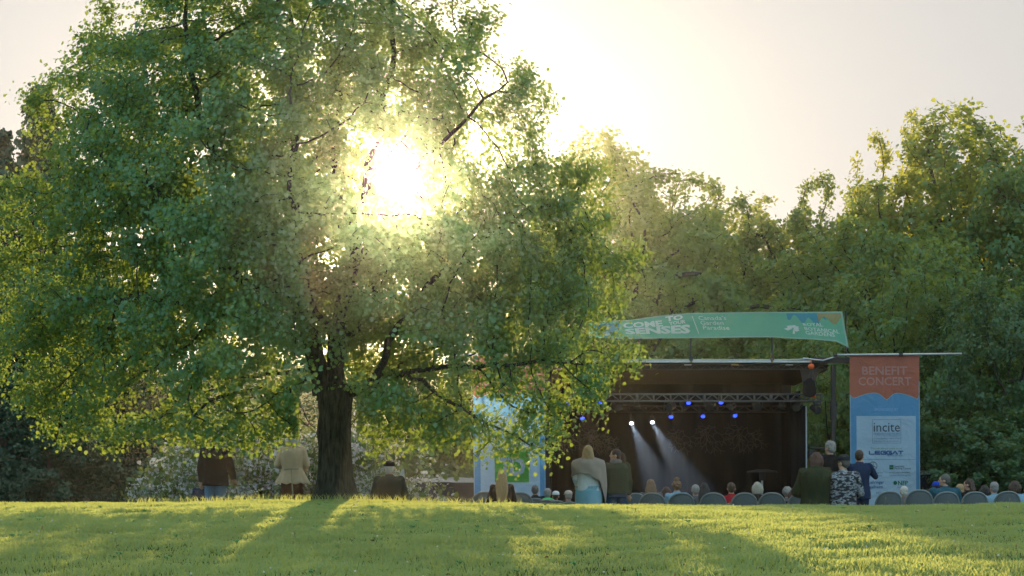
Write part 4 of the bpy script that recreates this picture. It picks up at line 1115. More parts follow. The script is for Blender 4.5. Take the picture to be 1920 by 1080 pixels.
# the long green banner on posts above the roof
GB = 51.95
def gtop(a): return float(np.interp(a, [1104, 1135, 1180, 1230, 1295, 1447, 1578], [603, 602, 600, 593, 587, 585, 584.5]))
def gbot(a): return float(np.interp(a, [1104, 1180, 1400, 1447, 1530, 1568, 1589], [634, 635.5, 633, 633, 637, 641, 652]))
root = empty('long_banner', (sx(1350, GB), GB, sz(677, GB))); O = Vector(root.location)
tag(root, 'long green botanical banner on thin posts above the stage roof, corner flapping', 'banner')
def gsurf(a, b_, off=0.0):
    return Vector((sx(a, GB), GB-.04-off+.035*math.sin((a-1135)/26.)+.02*math.sin(b_/9.+a/40.), sz(b_, GB)))-O
def gmap(u, v):   # u along, v 0 bottom..1 top
    a0 = 1104+(1578-1104)*u; a1 = 1104+(1590-1104)*u
    a = a1*(1-v)+a0*v; return a, gbot(a1)*(1-v)+gtop(a0)*v
def gpatch(name, m, uf, vf, lay, nu=60, nv=6):
    mb = MB(); vs = []
    for j in range(nv+1):
        for i in range(nu+1):
            u = uf[0]+(uf[1]-uf[0])*i/nu; lo_, hi_ = (vf(u) if callable(vf) else vf); v = lo_+(hi_-lo_)*j/nv
            vs.append(gsurf(*gmap(u, v), .004*lay))
    mb.add(vs, [(j*(nu+1)+i, j*(nu+1)+i+1, (j+1)*(nu+1)+i+1, (j+1)*(nu+1)+i) for j in range(nv) for i in range(nu)])
    return mb.build(name, m, root)
m_gr = cloth('green banner cloth', (.20, .60, .45), .55, .14)
m_grw = cloth('pale green hem', (.42, .62, .56), .5, .1)
m_wp = cloth('white print', (.88, .90, .92), .5, .08)
m_bl2 = cloth('blue print', (.10, .38, .55), .5, .12)
m_tan = cloth('tan print', (.55, .42, .22), .5, .15)
gpatch('green_cloth', m_gr, (0, 1), (0, 1), 0)
gpatch('hem', m_grw, (0, 1), (.955, 1), 1.5, nv=1); gpatch('hem', m_grw, (0, 1), (0, .05), 1.5, nv=1); gpatch('hem', m_grw, (.993, 1), (.05, .955), 1.5, 1, 6)
gpatch('blue_print', m_bl2, (.78, .93), lambda u: (.62+.25*math.sin(u*60)**2-.1*math.sin(u*23), .955), 1)
gpatch('tan_print', m_tan, (.90, .992), lambda u: (.70+.12*math.sin(u*90), .955), 2)
gpatch('blue_print', m_bl2, (.02, .12), lambda u: (.3+.2*math.sin(u*70), .85), 1)
def gput(shape, quad, m=m_wp, lay=3, name='lettering'):
    vs, fs = print_quad(*shape, quad, lambda a, b_: gsurf(a, b_, .004*lay)); mb = MB(); mb.add(vs, fs); return mb.build(name, m, root)
gput(T('COME', .04), ((1168, 615.5), (1243, 612.5), (1240, 601), (1168, 605.5)))
gput(T('TO', .04), ((1248, 604), (1280, 599), (1280, 590.5), (1247, 594)))
gput(T('YOUR', .03), ((1254, 610.5), (1285, 606.5), (1285, 599.5), (1253, 604.5)))
gput(T('SENSES', .045), ((1174, 627), (1294, 625.5), (1294, 608.5), (1170, 617)))
gput(unit, ((1309.5, 625.5), (1310.9, 625.5), (1298, 593), (1296.6, 593)), name='rule')
gput(T("Canada's"), ((1310, 600), (1362, 600), (1360, 592.5), (1308, 592.5)))
gput(T('Garden'), ((1314, 609), (1357, 609), (1355, 601.5), (1312, 601.5)))
gput(T('Paradise'), ((1319, 618), (1368, 618.5), (1367, 611), (1317, 610.5)))
gput(T('ROYAL', .015), ((1507, 611.5), (1543, 612.5), (1541, 605.5), (1504, 606)))
gput(T('BOTANICAL', .015), ((1509, 619), (1574, 626), (1572, 618.5), (1507, 613)))
gput(T('GARDENS', .015), ((1511, 627), (1565, 632), (1564, 624.5), (1509, 620.5)))
mb = MB()      # leaf emblem
for k, (ang, L) in enumerate(((math.pi, 17), (2.5, 15), (2.0, 12), (1.2, 13), (.5, 14), (.05, 13), (-.35, 14))):
    cx_, cy_ = 1486, 617; ux, uy = math.cos(ang), -math.sin(ang)
    q = [(cx_+ux*1.5, cy_+uy*1.0), (cx_+ux*L*.55-uy*3.2, cy_+uy*L*.5+ux*3), (cx_+ux*L, cy_+uy*L*.62), (cx_+ux*L*.55+uy*3.2, cy_+uy*L*.5-ux*3)]
    mb.add([gsurf(a, b_, .012+.0005*k) for a, b_ in q], [(0, 1, 2, 3)])
mb.add([gsurf(a, b_, .016) for a, b_ in ((1486, 626), (1490.5, 626), (1489.5, 618), (1486.5, 618))], [(0, 1, 2, 3)])
mb.build('emblem', m_wp, root)
for a in (1135.5, 1295, 1447, 1585.5):
    mb = MB(); mb.tube([Vector((sx(a+(.6 if a > 1300 else .5), GB+.02), GB+.02, sz(677)+.03))-O, Vector((sx(a, GB+.02), GB+.02, sz(gtop(min(a, 1578))-(14 if a < 1200 else 1))))-O], .024, 8)
    mb.box(Vector((sx(a+.5, GB+.02), GB+.01, sz(677)+.05))-O, (.10, .08, .10)); mb.build('post', m_darkgrey, root)
# ------------------------------------------------------------------ covered platforms
m_tarp = mat('dark tarpaulin', (.012, .017, .032), .6, .4, 2.5, spec=.2, bump=.5, bscale=6)
m_tarpt = mat('silver tarpaulin', (.20, .22, .23), .6, .35, 2.0, spec=.3, bump=.3, bscale=5)
SAG = .01
def tarp(pa, pb, y0, y1, r0, r1, label, seed):
    xa, xb = sx(pa, y0), sx(pb, y0); zf, zb = sz(r0, y0), sz(r1, y1); gz = G((xa+xb)/2, y0)
    root = empty('covered_platform', ((xa+xb)/2, (y0+y1)/2, gz)); O = Vector(root.location); tag(root, label, 'platform', 'tarpaulin covered platforms beside the stage')
    r = np.random.default_rng(seed); n = 60; mb = MB(); m_ = 9; k1, k2 = r.uniform(0, 6, 2)
    for j in range(m_+1):
        v = j/m_
        for i in range(n+1):
            u = i/n; fold = .07*(1-v)*(math.sin(u*23+k1+v*3)+.6*math.sin(u*51+k2-v*5)+.8*math.sin((u-.2)*30*(1-v*.5)))
            sag = SAG*math.sin(u*9+k2)*v
            mb.v.append(tuple(Vector((xa+(xb-xa)*u-.10*(1-v)*(u < .02), y0-.12*(1-v)+fold, gz+(zf-gz)*v+sag))-O))
    for j in range(m_):
        for i in range(n): q = j*(n+1)+i; mb.f.append((q, q+1, q+n+2, q+n+1)); mb.m.append(0)
    mb.build('side_cover', m_tarp, root, smooth=True)
    mb = MB(); m_ = 7
    for j in range(m_+1):
        v = j/m_
        for i in range(n+1):
            u = i/n; sag = SAG*(math.sin(u*9+k2)*(1-v)+math.sin(u*14+k1)*v+.6*math.sin(u*31+v*4))
            mb.v.append(tuple(Vector((xa+(xb-xa)*u, y0+(y1-y0)*v+.004, zf+(zb-zf)*v+sag+.004))-O))
    for j in range(m_):
        for i in range(n): q = j*(n+1)+i; mb.f.append((q, q+1, q+n+2, q+n+1)); mb.m.append(0)
    mb.build('top_cover', m_tarpt, root, smooth=True)
    for xx in (xa, xb):
        mb = MB(); mb.add([Vector(q)-O for q in ((xx, y0, gz), (xx, y1, gz), (xx, y1, zb), (xx, y0, zf))], [(0, 1, 2, 3)]); mb.build('end_cover', m_tarp, root)
    for u in (.02, .98):
        mb = MB(); mb.tube([Vector((xa+(xb-xa)*u, y0-.06, gz))-O, Vector((xa+(xb-xa)*u, y0-.06, zf+.12))-O], .03, 8); mb.build('corner_post', m_alu, root)
tarp(768, 1018, 52.2, 55, 905, 896, 'long low platform under a dark tarpaulin left of the stage', 1)
tarp(1690, 1779, 52.6, 55, 890, 882, 'short platform under a dark tarpaulin right of the sponsor banner', 2)
o = MB().add([(-.25, 0, 0), (.06, 0, -.0), (.02, -.06, .62), (-.03, -.05, .6)], [(0, 1, 2, 3)]).build('canvas_flap', mat('light canvas', (.35, .4, .4), .8), None, loc=P(756, 938, 39.0))
tag(o, 'small pale folded canvas leaning right of the man in the flat cap', 'canvas')
sm = o.modifiers.new('solid', 'SOLIDIFY'); sm.thickness = .02
# ------------------------------------------------------------------ people and chairs
def vox(mb, size, name, disp=None, smooth=4):
    """weld the overlapping pieces of a figure into one continuous surface"""
    me = bpy.data.meshes.new('tmp'); me.from_pydata(mb.v, [], mb.f); me.update()
    ob = bpy.data.objects.new('tmp', me); col.objects.link(ob)
    md = ob.modifiers.new('r', 'REMESH'); md.mode = 'VOXEL'; md.voxel_size = size
    sm = ob.modifiers.new('s', 'SMOOTH'); sm.iterations = smooth; sm.factor = .5
    bpy.context.view_layer.update()
    res = bpy.data.meshes.new_from_object(ob.evaluated_get(bpy.context.evaluated_depsgraph_get()))
    res.name = name; bpy.data.objects.remove(ob); bpy.data.meshes.remove(me)
    if disp is not None:
        n = len(res.vertices); co = np.empty(n*3, dtype=np.float32); res.vertices.foreach_get('co', co); co = co.reshape(-1, 3)
        nr = np.empty(n*3, dtype=np.float32); res.vertices.foreach_get('normal', nr); nr = nr.reshape(-1, 3)
        co = co+nr*disp(co)[:, None]; res.vertices.foreach_set('co', co.astype(np.float32).ravel()); res.update()
    res.polygons.foreach_set('use_smooth', [True]*len(res.polygons))
    return res
def ry(v, a, c=(0, 0, 0)):
    v = Vector(v)-Vector(c); return Matrix.Rotation(a, 3, 'Z') @ v+Vector(c)
NECK = (0, -.01, 1.5)
def bones(pose):
    dz = -.40 if pose['sit'] else 0
    B = {'dz': dz, 'lean': pose.get('lean', 0)}
    sh = pose.get('sh', .175)
    for s, k in ((-1, 'l'), (1, 'r')):
        B['sh'+k] = Vector((s*sh, -.01, 1.41+dz))
        if pose['sit']:
            B['el'+k] = Vector((s*(sh+.075), .06, 1.13+dz)); B['wr'+k] = Vector((s*.13, .28, 1.05+dz))
            B['hip'+k] = Vector((s*.09, 0, .93+dz)); B['kn'+k] = Vector((s*.12, .43, .50)); B['an'+k] = Vector((s*.12, .40, .09))
        else:
            B['el'+k] = Vector((s*(sh+.06), -.02, 1.13)); B['wr'+k] = Vector((s*(sh+.065), .05, .88))
            B['hip'+k] = Vector((s*.09, 0, .90)); B['kn'+k] = Vector((s*.10, .01, .48)); B['an'+k] = Vector((s*.11, -.02, .09))
        for q in ('el', 'wr'):
            if q+k in pose: B[q+k] = Vector(pose[q+k])+Vector((0, 0, dz))
    return B
def head_rot(pose):
    yaw = math.radians(pose.get('yaw', 0)); pit = math.radians(pose.get('pitch', 0)); rol = math.radians(pose.get('roll', 0)); dz = -.40 if pose['sit'] else 0
    R = Matrix.Rotation(yaw, 3, 'Z') @ Matrix.Rotation(pit, 3, 'X') @ Matrix.Rotation(rol, 3, 'Y')
    sh = Vector(pose.get('hshift', (0, 0, 0)))
    def f(v): return R @ (Vector(v)-Vector(NECK))+Vector(NECK)+Vector((0, 0, dz))+sh
    return f, R
def hand(mb, wr, el, curl=.5):
    d = (wr-el).normalized(); side = d.cross(Vector((0, 1, 0)))
    if side.length < .2: side = d.cross(Vector((1, 0, 0)))
    side.normalize(); nn = side.cross(d).normalized()
    mb.tube([wr-d*.02, wr+d*.02, wr+d*.05, wr+d*.085], [.026, .032, .040, .036], 10, flat=.55)
    k = wr+d*.08
    for i, (o, L) in enumerate(((-.030, .062), (-.010, .072), (.010, .068), (.030, .052))):
        b0 = k+side*o; b1 = b0+(d*math.cos(curl*.5)+nn*math.sin(curl*.5))*L*.5+side*o*.1; b2 = b1+(d*math.cos(curl*1.4)+nn*math.sin(curl*1.4))*L*.5
        mb.tube([b0-d*.02, b0, b1, b2], [.010, .010, .009, .007], 6)
    mb.tube([wr+d*.03+side*.028, wr+d*.055+side*.055+nn*.01, wr+d*.085+side*.062+nn*.02], [.012, .010, .008], 6)
def mk_body(pose):
    B = bones(pose); dz = B['dz']; f, R = head_rot(pose); mb = MB()
    mb.ell(f((0, .0, 1.625)), (.073, .092, .098), rot=R); mb.ell(f((0, .035, 1.565)), (.052, .058, .07), rot=R)
    mb.ell(f((0, .075, 1.525)), (.025, .02, .02), rot=R)                                   # chin
    mb.tube([f((0, .085, 1.632)), f((0, .108, 1.597)), f((0, .100, 1.588))], [.010, .016, .012], 8)   # nose
    mb.ell(f((0, .088, 1.553)), (.024, .012, .009), rot=R); mb.ell(f((0, .080, 1.640)), (.055, .016, .012), rot=R)
    for s in (-1, 1): mb.ell(f((s*.076, -.005, 1.60)), (.012, .024, .032), rot=R); mb.ell(f((s*.035, .066, 1.585)), (.022, .018, .022), rot=R)
    mb.tube([Vector((0, -.02, 1.38+dz)), Vector((0, -.012, 1.48+dz)), f((0, -.005, 1.57))], [.075, .055, .052], 12)
    torso(mb, pose, -.012)
    for k in 'lr':
        mb.tube([B['sh'+k], (B['sh'+k]+B['el'+k])/2, B['el'+k]], [.050, .043, .036], 10); mb.tube([B['el'+k], (B['el'+k]+B['wr'+k])/2, B['wr'+k]], [.037, .035, .025], 10); mb.ell(B['el'+k], (.037,)*3)
        hand(mb, B['wr'+k], B['el'+k])
        mb.tube([B['hip'+k], (B['hip'+k]+B['kn'+k])/2, B['kn'+k]], [.082, .07, .052], 12); mb.tube([B['kn'+k], B['kn'+k]*.6+B['an'+k]*.4, B['an'+k]], [.053, .053, .036], 12); mb.ell(B['kn'+k], (.053,)*3)
        mb.tube([B['an'+k]+Vector((0, -.05, -.045)), B['an'+k]+Vector((0, .03, -.05)), B['an'+k]+Vector((0, .15, -.06))], [.035, .038, .025], 10); mb.ell(B['an'+k], (.038, .045, .045))
    return vox(mb, .0095, 'body')
def torso(mb, pose, g, z0=.86, z1=1.47, flare=0.0, wide=1.0):
    dz = -.40 if pose['sit'] else 0; w_ = pose.get('w', 1.0); sh = pose.get('sh', .175)
    prof = [(.80, .165*w_+flare, .12), (.90, .168*w_+flare*.8, .125), (1.0, .158*w_+flare*.35, .115), (1.1, .15*w_, .11), (1.2, .158*w_, .118), (1.3, .172, .12), (1.37, sh+.005, .108), (1.42, sh-.025, .088), (1.455, .11, .07), (1.49, .062, .058)]
    ring = []
    for z in np.linspace(z0, z1, 12):
        a = np.interp(z, [p[0] for p in prof], [p[1] for p in prof])*wide+g; b_ = np.interp(z, [p[0] for p in prof], [p[2] for p in prof])*w_+g
        hunch = -.05*math.sin(max(0, (z-1.0))/.5*1.5)*pose.get('hunch', .4)
        ring.append([Vector((a*math.copysign(abs(math.cos(t))**.8, math.cos(t)), hunch+b_*math.copysign(abs(math.sin(t))**.85, math.sin(t)), z+dz)) for t in [2*math.pi*k/28 for k in range(28)]])
    mb.loft(ring)
def folds(amp, sc=6, seed=9, strand=0):
    def f(co):
        a = (vnoise(co*np.array([1, 1, .6]), sc*1.0, seed)-.5)*2*amp+(vnoise(co*np.array([1.3, 1.3, .35]), sc*3, seed+1)-.5)*amp
        return a
    return f
def mk_top(pose, g=.020, z0=.84, sleeve=1.0, flare=0, hood=False, collar=True, amp=.010, wide=1.0):
    B = bones(pose); mb = MB(); dz = B['dz']
    torso(mb, pose, g, z0, 1.47, flare, wide)
    for k in 'lr':
        a, b_, c = B['sh'+k], B['el'+k], B['wr'+k]
        mb.ell(a+Vector((0, 0, -.005)), (.062+g*.5,)*3)
        mb.tube([a, (a+b_)/2, b_], [.058+g*.5, .053+g*.5, .046+g*.5], 12); mb.ell(b_, (.046+g*.5,)*3)
        e = b_+(c-b_)*.95*sleeve; mb.tube([b_, (b_+e)/2, e], [.046+g*.5, .044+g*.4, .036+g*.4], 12)
    if collar: mb.tube([Vector((0, -.015, 1.44+dz)), Vector((0, -.012, 1.505+dz))], [.085, .068], 14)
    if hood:
        mb.ell((0, -.085, 1.45+dz), (.15, .085, .075)); mb.ell((0, -.12, 1.40+dz), (.12, .06, .10)); mb.ell((-.1, -.02, 1.45+dz), (.06, .08, .05)); mb.ell((.1, -.02, 1.45+dz), (.06, .08, .05))
    return vox(mb, .011, 'top', folds(amp, 7))
def mk_legs(pose, g=.018, to=.06, amp=.006):
    B = bones(pose); mb = MB(); dz = B['dz']
    torso(mb, pose, g-.004, .84, 1.0)
    for k in 'lr':
        h, n, a = B['hip'+k], B['kn'+k], B['an'+k]
        mb.tube([h+Vector((0, 0, .03)), (h+n)/2, n], [.092+g, .078+g*.8, .060+g*.6], 14); mb.ell(n, (.060+g*.6,)*3); mb.tube([n, n*.5+a*.5, a+Vector((0, 0, .0))], [.060+g*.6, .058+g*.6, .055+g*.5], 14)
    return vox(mb, .012, 'trousers', folds(amp, 8, 4))
def mk_shoe(pose, k):
    B = bones(pose); a = B['an'+k]; mb = MB()
    mb.tube([a+Vector((0, -.07, -.045)), a+Vector((0, .0, -.045)), a+Vector((0, .09, -.055)), a+Vector((0, .19, -.062))], [.036, .045, .045, .026], 12)
    return vox(mb, .01, 'shoe', None)
def strands(amp, fx=95, curl=False, seed=3):
    if curl: return lambda co: (vnoise(co, 45, seed)-.5)*2*amp+(vnoise(co, 90, seed+1)-.5)*amp
    return lambda co: (vnoise(co*np.array([1, 1, .10]), fx, seed)-.5)*2*amp
def mk_hair(pose, style, L=1.2, seed=3):
    f, R = head_rot(pose); mb = MB(); dz = -.40 if pose['sit'] else 0
    def E(c, r): mb.ell(f(c), r, rot=R)
    E((0, -.014, 1.638), (.084, .096, .096)); E((0, -.048, 1.592), (.072, .058, .07))
    amp = .0035; curl = False
    if style == 'short': amp = .003
    if style == 'fluffy': E((0, -.012, 1.66), (.088, .098, .085)); amp = .008; curl = True
    if style == 'curly': E((0, -.02, 1.64), (.105, .11, .105)); amp = .014; curl = True
    if style == 'bun': E((0, -.03, 1.735), (.055, .055, .05)); E((0, -.02, 1.63), (.093, .1, .098)); amp = .012; curl = True
    if style == 'bob':
        for s in (-1, 1): mb.tube([f((s*.06, -.03, 1.66)), f((s*.078, -.035, 1.58)), f((s*.07, -.045, 1.50))], [.04, .045, .035], 10)
        mb.loft([[f((math.cos(t)*a, y+math.sin(t)*b_, z)) for t in [2*math.pi*k/20 for k in range(20)]] for z, a, b_, y in ((1.66, .085, .05, -.05), (1.58, .105, .05, -.06), (1.51, .10, .045, -.06), (1.485, .085, .035, -.06))]); amp = .005
    if style == 'long':
        ring = []; d0 = Vector((0, 0, dz))
        for z, a, b_, y in ((1.66, .082, .05, -.05), (1.58, .102, .05, -.07), (1.50, .118, .042, -.095), (1.42, .125, .034, -.125), (1.32, .12, .03, -.145), (L, .085, .026, -.150), (L-.05, .04, .015, -.150)):
            ring.append([(f((math.cos(t)*a, y+math.sin(t)*b_, z)) if z > 1.48 else Vector((math.cos(t)*a, y+math.sin(t)*b_, z))+d0) for t in [2*math.pi*k/24 for k in range(24)]])
        mb.loft(ring); amp = .0075
    if style == 'ponytail':
        mb.tube([f((0, -.10, 1.65)), f((0, -.135, 1.62)), f((0, -.155, 1.54)), f((0.0, -.15, 1.44)), f((0, -.14, 1.38))], [.022, .034, .038, .030, .01], 12); amp = .004
    return vox(mb, .009, 'hair', strands(amp, 75, curl, seed), 2)
def mk_cap(pose, backwards=False, flat=False):
    f, R = head_rot(pose); mb = MB()
    mb.loft([[f((math.cos(t)*a, -.008+math.sin(t)*a*1.16, z)) for t in [2*math.pi*k/24 for k in range(24)]] for z, a in ((1.645, .092), (1.67, .094), (1.70, .088), (1.725, .07), (1.74, .04), (1.745, .01))])
    s = -1 if backwards else 1
    ring = []
    for y, w_, z in ((.07, .075, 1.655), (.12, .072, 1.65), (.16, .055, 1.642), (.178, .025, 1.637)): ring.append([f((x*w_, s*y, z+zz)) for x, zz in ((-1, 0), (0, .008), (1, 0), (1, -.008), (0, 0), (-1, -.008))])
    mb.loft(ring)
    return vox(mb, .007, 'cap', None, 2)

m_skin = mat('skin', (.50, .30, .22), .55, .08, 4, spec=.35)
m_eye = mat('eye', (.03, .02, .02), .2, .1, 4)
_hairm = {}
def hair_m(name, c):
    if name not in _hairm: _hairm[name] = mat('hair '+name, c, .42, .35, 60, spec=.6, stretch=(1, 1, .08), bump=.4, bscale=120, transl=.18)
    return _hairm[name]
HC = {'brown': (.055, .028, .015), 'dark': (.018, .013, .011), 'grey': (.30, .29, .28), 'white': (.62, .60, .56), 'blond': (.42, .28, .13), 'lightbrown': (.22, .12, .06), 'red': (.085, .032, .02), 'greyblond': (.45, .40, .33), 'darkgrey': (.11, .105, .10)}
_clm = {}
def cl(name, c, **k):
    if name not in _clm: _clm[name] = mat(name, c, k.pop('rough', .85), k.pop('var', .18), k.pop('scale', 9), spec=.15, bump=.35, bscale=60, **k)
    return _clm[name]
_cache = {}
def cached(key, fn):
    if key not in _cache: _cache[key] = fn()
    return _cache[key]
m_trous = cl('dark trousers', (.03, .035, .05)); m_jean = cl('blue jeans', (.09, .20, .33)); m_shoe = cl('dark shoe', (.02, .02, .02))
SIT = {'sit': True}; STAND = {'sit': False}
def person(px, top, d, label, pose, hair, hcol, topm, legm=m_trous, tkey=None, group=None, L=1.2, hs=1.0, lat=1.0, body_yaw=0.0, capm=None, cap_kw={}, extra=None, tkw={}, hat=0.0, legs=True):
    Hp = (1.735+hat)+(-.40 if pose['sit'] else 0)
    if d is None:
        best = None
        for dd in np.arange(36.9, 39.6, .1):
            z = CZ+(HR-top)/F*dd-G((px-960)/F*dd, dd); e = abs(z/Hp-.97)
            if best is None or e < best[0]: best = (e, dd)
        d = float(best[1])
    x = (px-960)/F*d; z0 = G(x, d); s = (CZ+(HR-top)/F*d-z0)/Hp
    root = empty('person', (x, d, z0), math.radians(body_yaw)); root.scale = (s*lat, s*lat, s)
    tag(root, label, 'person', group)
    pk = str(sorted(pose.items()))
    def part(nm, me, m):
        o = bpy.data.objects.new(nm, me); col.objects.link(o); o.parent = root
        if len(me.materials) == 0: me.materials.append(m)
        o.material_slots[0].link = 'OBJECT'; o.material_slots[0].material = m; return o
    b_ = part('body', cached('b'+pk, lambda: mk_body(pose)), m_skin)
    f, R = head_rot(pose)
    if abs(pose.get('yaw', 0)) > 30:
        for sd_ in (-1, 1):
            o = MB().ell(f((sd_*.031, .079, 1.617)), (.012, .010, .008), nu=8, nv=6).build('eye', m_eye, root)
    part('jacket' if 'jacket' in label or 'coat' in label else 'shirt', cached('t'+pk+str(tkw), lambda: mk_top(pose, **tkw)), topm)
    if legs:
        part('trousers', cached('l'+pk, lambda: mk_legs(pose)), legm)
        for k in 'lr': part('shoe', cached('s'+k+pk, lambda: mk_shoe(pose, k)), m_shoe)
    if hair: part('hair', cached('h'+hair+str(L)+pk, lambda: mk_hair(pose, hair, L)), hair_m(hcol, HC[hcol]))
    if capm is not None: part('cap', cached('c'+pk+str(cap_kw), lambda: mk_cap(pose, **cap_kw)), capm)
    PEO.append((label, round(d, 1), round(s, 2), (x, d, z0), pose['sit']))
    return root
PEO = []
# folding chair with a rounded back
m_chair = mat('grey chair plastic', (.20, .235, .25), .4, .15, 14, spec=.4)
m_chair2 = mat('perforated chair panel', (.11, .135, .15), .5, .35, 90, spec=.3, bump=.6, bscale=160)
def chair_proto():
    root = empty('folding_chair', (0, 0, 0))
    def arch(w_, h, z0, n=22, y=0.0):   # rounded back seen from behind, leaning backwards
        pts = []
        for i in range(n+1):
            t = math.pi*i/n; q = abs(math.cos(t))**.8*math.copysign(1, math.cos(t))
            pts.append(Vector((w_*q, y-.10*(1-.0)*(z0+h*math.sin(t)-.45)/.4+.05*(q*q), z0+h*math.sin(t)**.9)))
        return pts
    a = arch(.245, .27, .60); mb = MB(); mb.tube(a, .017, 8); mb.build('back_frame', m_chair, root, smooth=True)
    b_ = arch(.205, .215, .60); mb = MB(); mb.tube(b_, .009, 6); mb.build('inner_rib', m_chair, root, smooth=True)
    mb = MB(); n = len(a); rows = []
    for j in range(7):
        t = j/6; rows.append([Vector((p.x*(.97), p.y+.006, .50+(p.z-.50)*t*.985+.0)) if True else p for p in a])
    vs = [v for r_ in rows for v in r_]; fs = [(j*n+i, j*n+i+1, (j+1)*n+i+1, (j+1)*n+i) for j in range(6) for i in range(n-1)]
    mb.add(vs, fs); o = mb.build('backrest', m_chair2, root, smooth=True); sm = o.modifiers.new('solid', 'SOLIDIFY'); sm.thickness = .008
    mb = MB()
    for k in (-1, 1): mb.tube([Vector((k*.14, -.055, .80)), Vector((k*.03, -.045, .66))], .007, 5)
    mb.tube([Vector((-.235, -.02, .60)), Vector((0, -.045, .615)), Vector((.235, -.02, .60))], .010, 6)
    mb.build('back_rib', m_chair, root)
    mb = MB(); mb.loft([[(.20*math.copysign(abs(math.cos(t))**.6, math.cos(t)), .19+.20*math.copysign(abs(math.sin(t))**.6, math.sin(t)), z) for t in [2*math.pi*k/24 for k in range(24)]] for z in (.430, .455)]); mb.build('seat', m_chair2, root, bevel=.006)
    for k in (-1, 1):
        MB().tube([Vector((k*.225, -.05, .62)), Vector((k*.22, .06, .42)), Vector((k*.22, .38, .012))], .012, 8).build('leg', m_chair, root, smooth=True)
        MB().tube([Vector((k*.195, .32, .44)), Vector((k*.195, .10, .30)), Vector((k*.195, -.12, .012))], .012, 8).build('leg', m_chair, root, smooth=True)
    MB().tube([Vector((-.22, .30, .12)), Vector((.22, .30, .12))], .009, 6).build('crossbar', m_chair, root)
    return root
chair0 = chair_proto(); chair_used = [False]
def chair(x, y, label, rz=0.0, s=1.0):
    o = chair0 if not chair_used[0] else copy_tree(chair0); chair_used[0] = True
    o.location = (x, y, G(x, y)); o.rotation_euler = (0, 0, rz); o.scale = (s, s, s)
    tag(o, label, 'chair', 'grey folding chairs on the slope'); return o
rc = random.Random(8)
for px, lb in [(1223, 'leftmost grey round backed chair of the back row, under the long brown hair'), (1276.7, 'grey round backed chair behind the woman with the curly bun'), (1337, 'empty looking round backed chair left of the dark haired person in red'),
    (1395, 'round backed chair between the dark haired person in red and the grey bob'), (1447, 'round backed chair right of the grey bob with light specks on its panel'), (1503, 'round backed chair half hidden by the olive hooded coat'),
    (1666, 'round backed chair in front of the sponsor banner, left one'), (1723, 'taller round backed chair at the right edge of the sponsor banner'), (1773.7, 'round backed chair behind the man in the teal jacket'),
    (1827, 'round backed chair behind the long haired woman in black'), (1888, 'rightmost round backed chair, behind the light blue shirt')]:
    chair((px-960)/F*36.5, 36.5, lb, rc.uniform(-.08, .08), 1.03 if px == 1723 else (.99 if px in (1773.7, 1827) else 1.0))
chair((1187-960)/F*37.4, 37.4, 'small round backed chair showing just right of the green jacket', .3)

# clothes
c_black = cl('black cloth', (.012, .012, .014)); c_navy = cl('navy cloth', (.018, .035, .085)); c_teal = cl('teal cloth', (.03, .10, .14)); c_lblue = cl('light blue shirt', (.22, .36, .48))
c_red = cl('red cloth', (.35, .02, .03)); c_olive = cl('olive coat', (.035, .042, .022)); c_green = cl('army green jacket', (.055, .065, .04)); c_lime = cl('bright green hoodie', (.10, .50, .18)); c_grey = cl('grey knit', (.12, .12, .13))
c_white = cl('white shirt', (.62, .66, .70)); c_blue = cl('blue shirt', (.03, .10, .38)); c_dkgreen = cl('dark green jacket', (.022, .040, .030)); c_skirt = cl('pale blue skirt', (.20, .42, .55)); c_brown = cl('brown trousers', (.060, .028, .018))
c_beige = cl('beige jacket', (.50, .42, .30), transl=.12); c_shawl = cl('grey beige shawl', (.36, .31, .28), scale=3, transl=.1)
# camouflage
c_camo, nt, out = new_mat('camouflage cloth')
tc = N(nt, 'ShaderNodeTexCoord'); mp = N(nt, 'ShaderNodeMapping'); mp.inputs['Scale'].default_value = (1, 1, 2.4); nt.links.new(tc.outputs['Object'], mp.inputs['Vector'])
no = N(nt, 'ShaderNodeTexNoise'); no.inputs['Scale'].default_value = 12; no.inputs['Detail'].default_value = 2.5; nt.links.new(mp.outputs[0], no.inputs['Vector'])
cr = N(nt, 'ShaderNodeValToRGB'); cr.color_ramp.interpolation = 'CONSTANT'; e = cr.color_ramp.elements
e[0].color = (.012, .015, .022, 1); e[0].position = 0; e[1].color = (.10, .12, .15, 1); e[1].position = .47
for p_, c_ in ((.53, (.30, .33, .37, 1)), (.60, (.12, .14, .17, 1)), (.66, (.02, .024, .03, 1))): q = e.new(p_); q.color = c_
b = N(nt, 'ShaderNodeBsdfPrincipled'); b.inputs['Roughness'].default_value = .85
nt.links.new(no.outputs['Fac'], cr.inputs[0]); nt.links.new(cr.outputs[0], b.inputs['Base Color']); nt.links.new(b.outputs[0], out.inputs['Surface'])

ST = 'people seated on the slope'
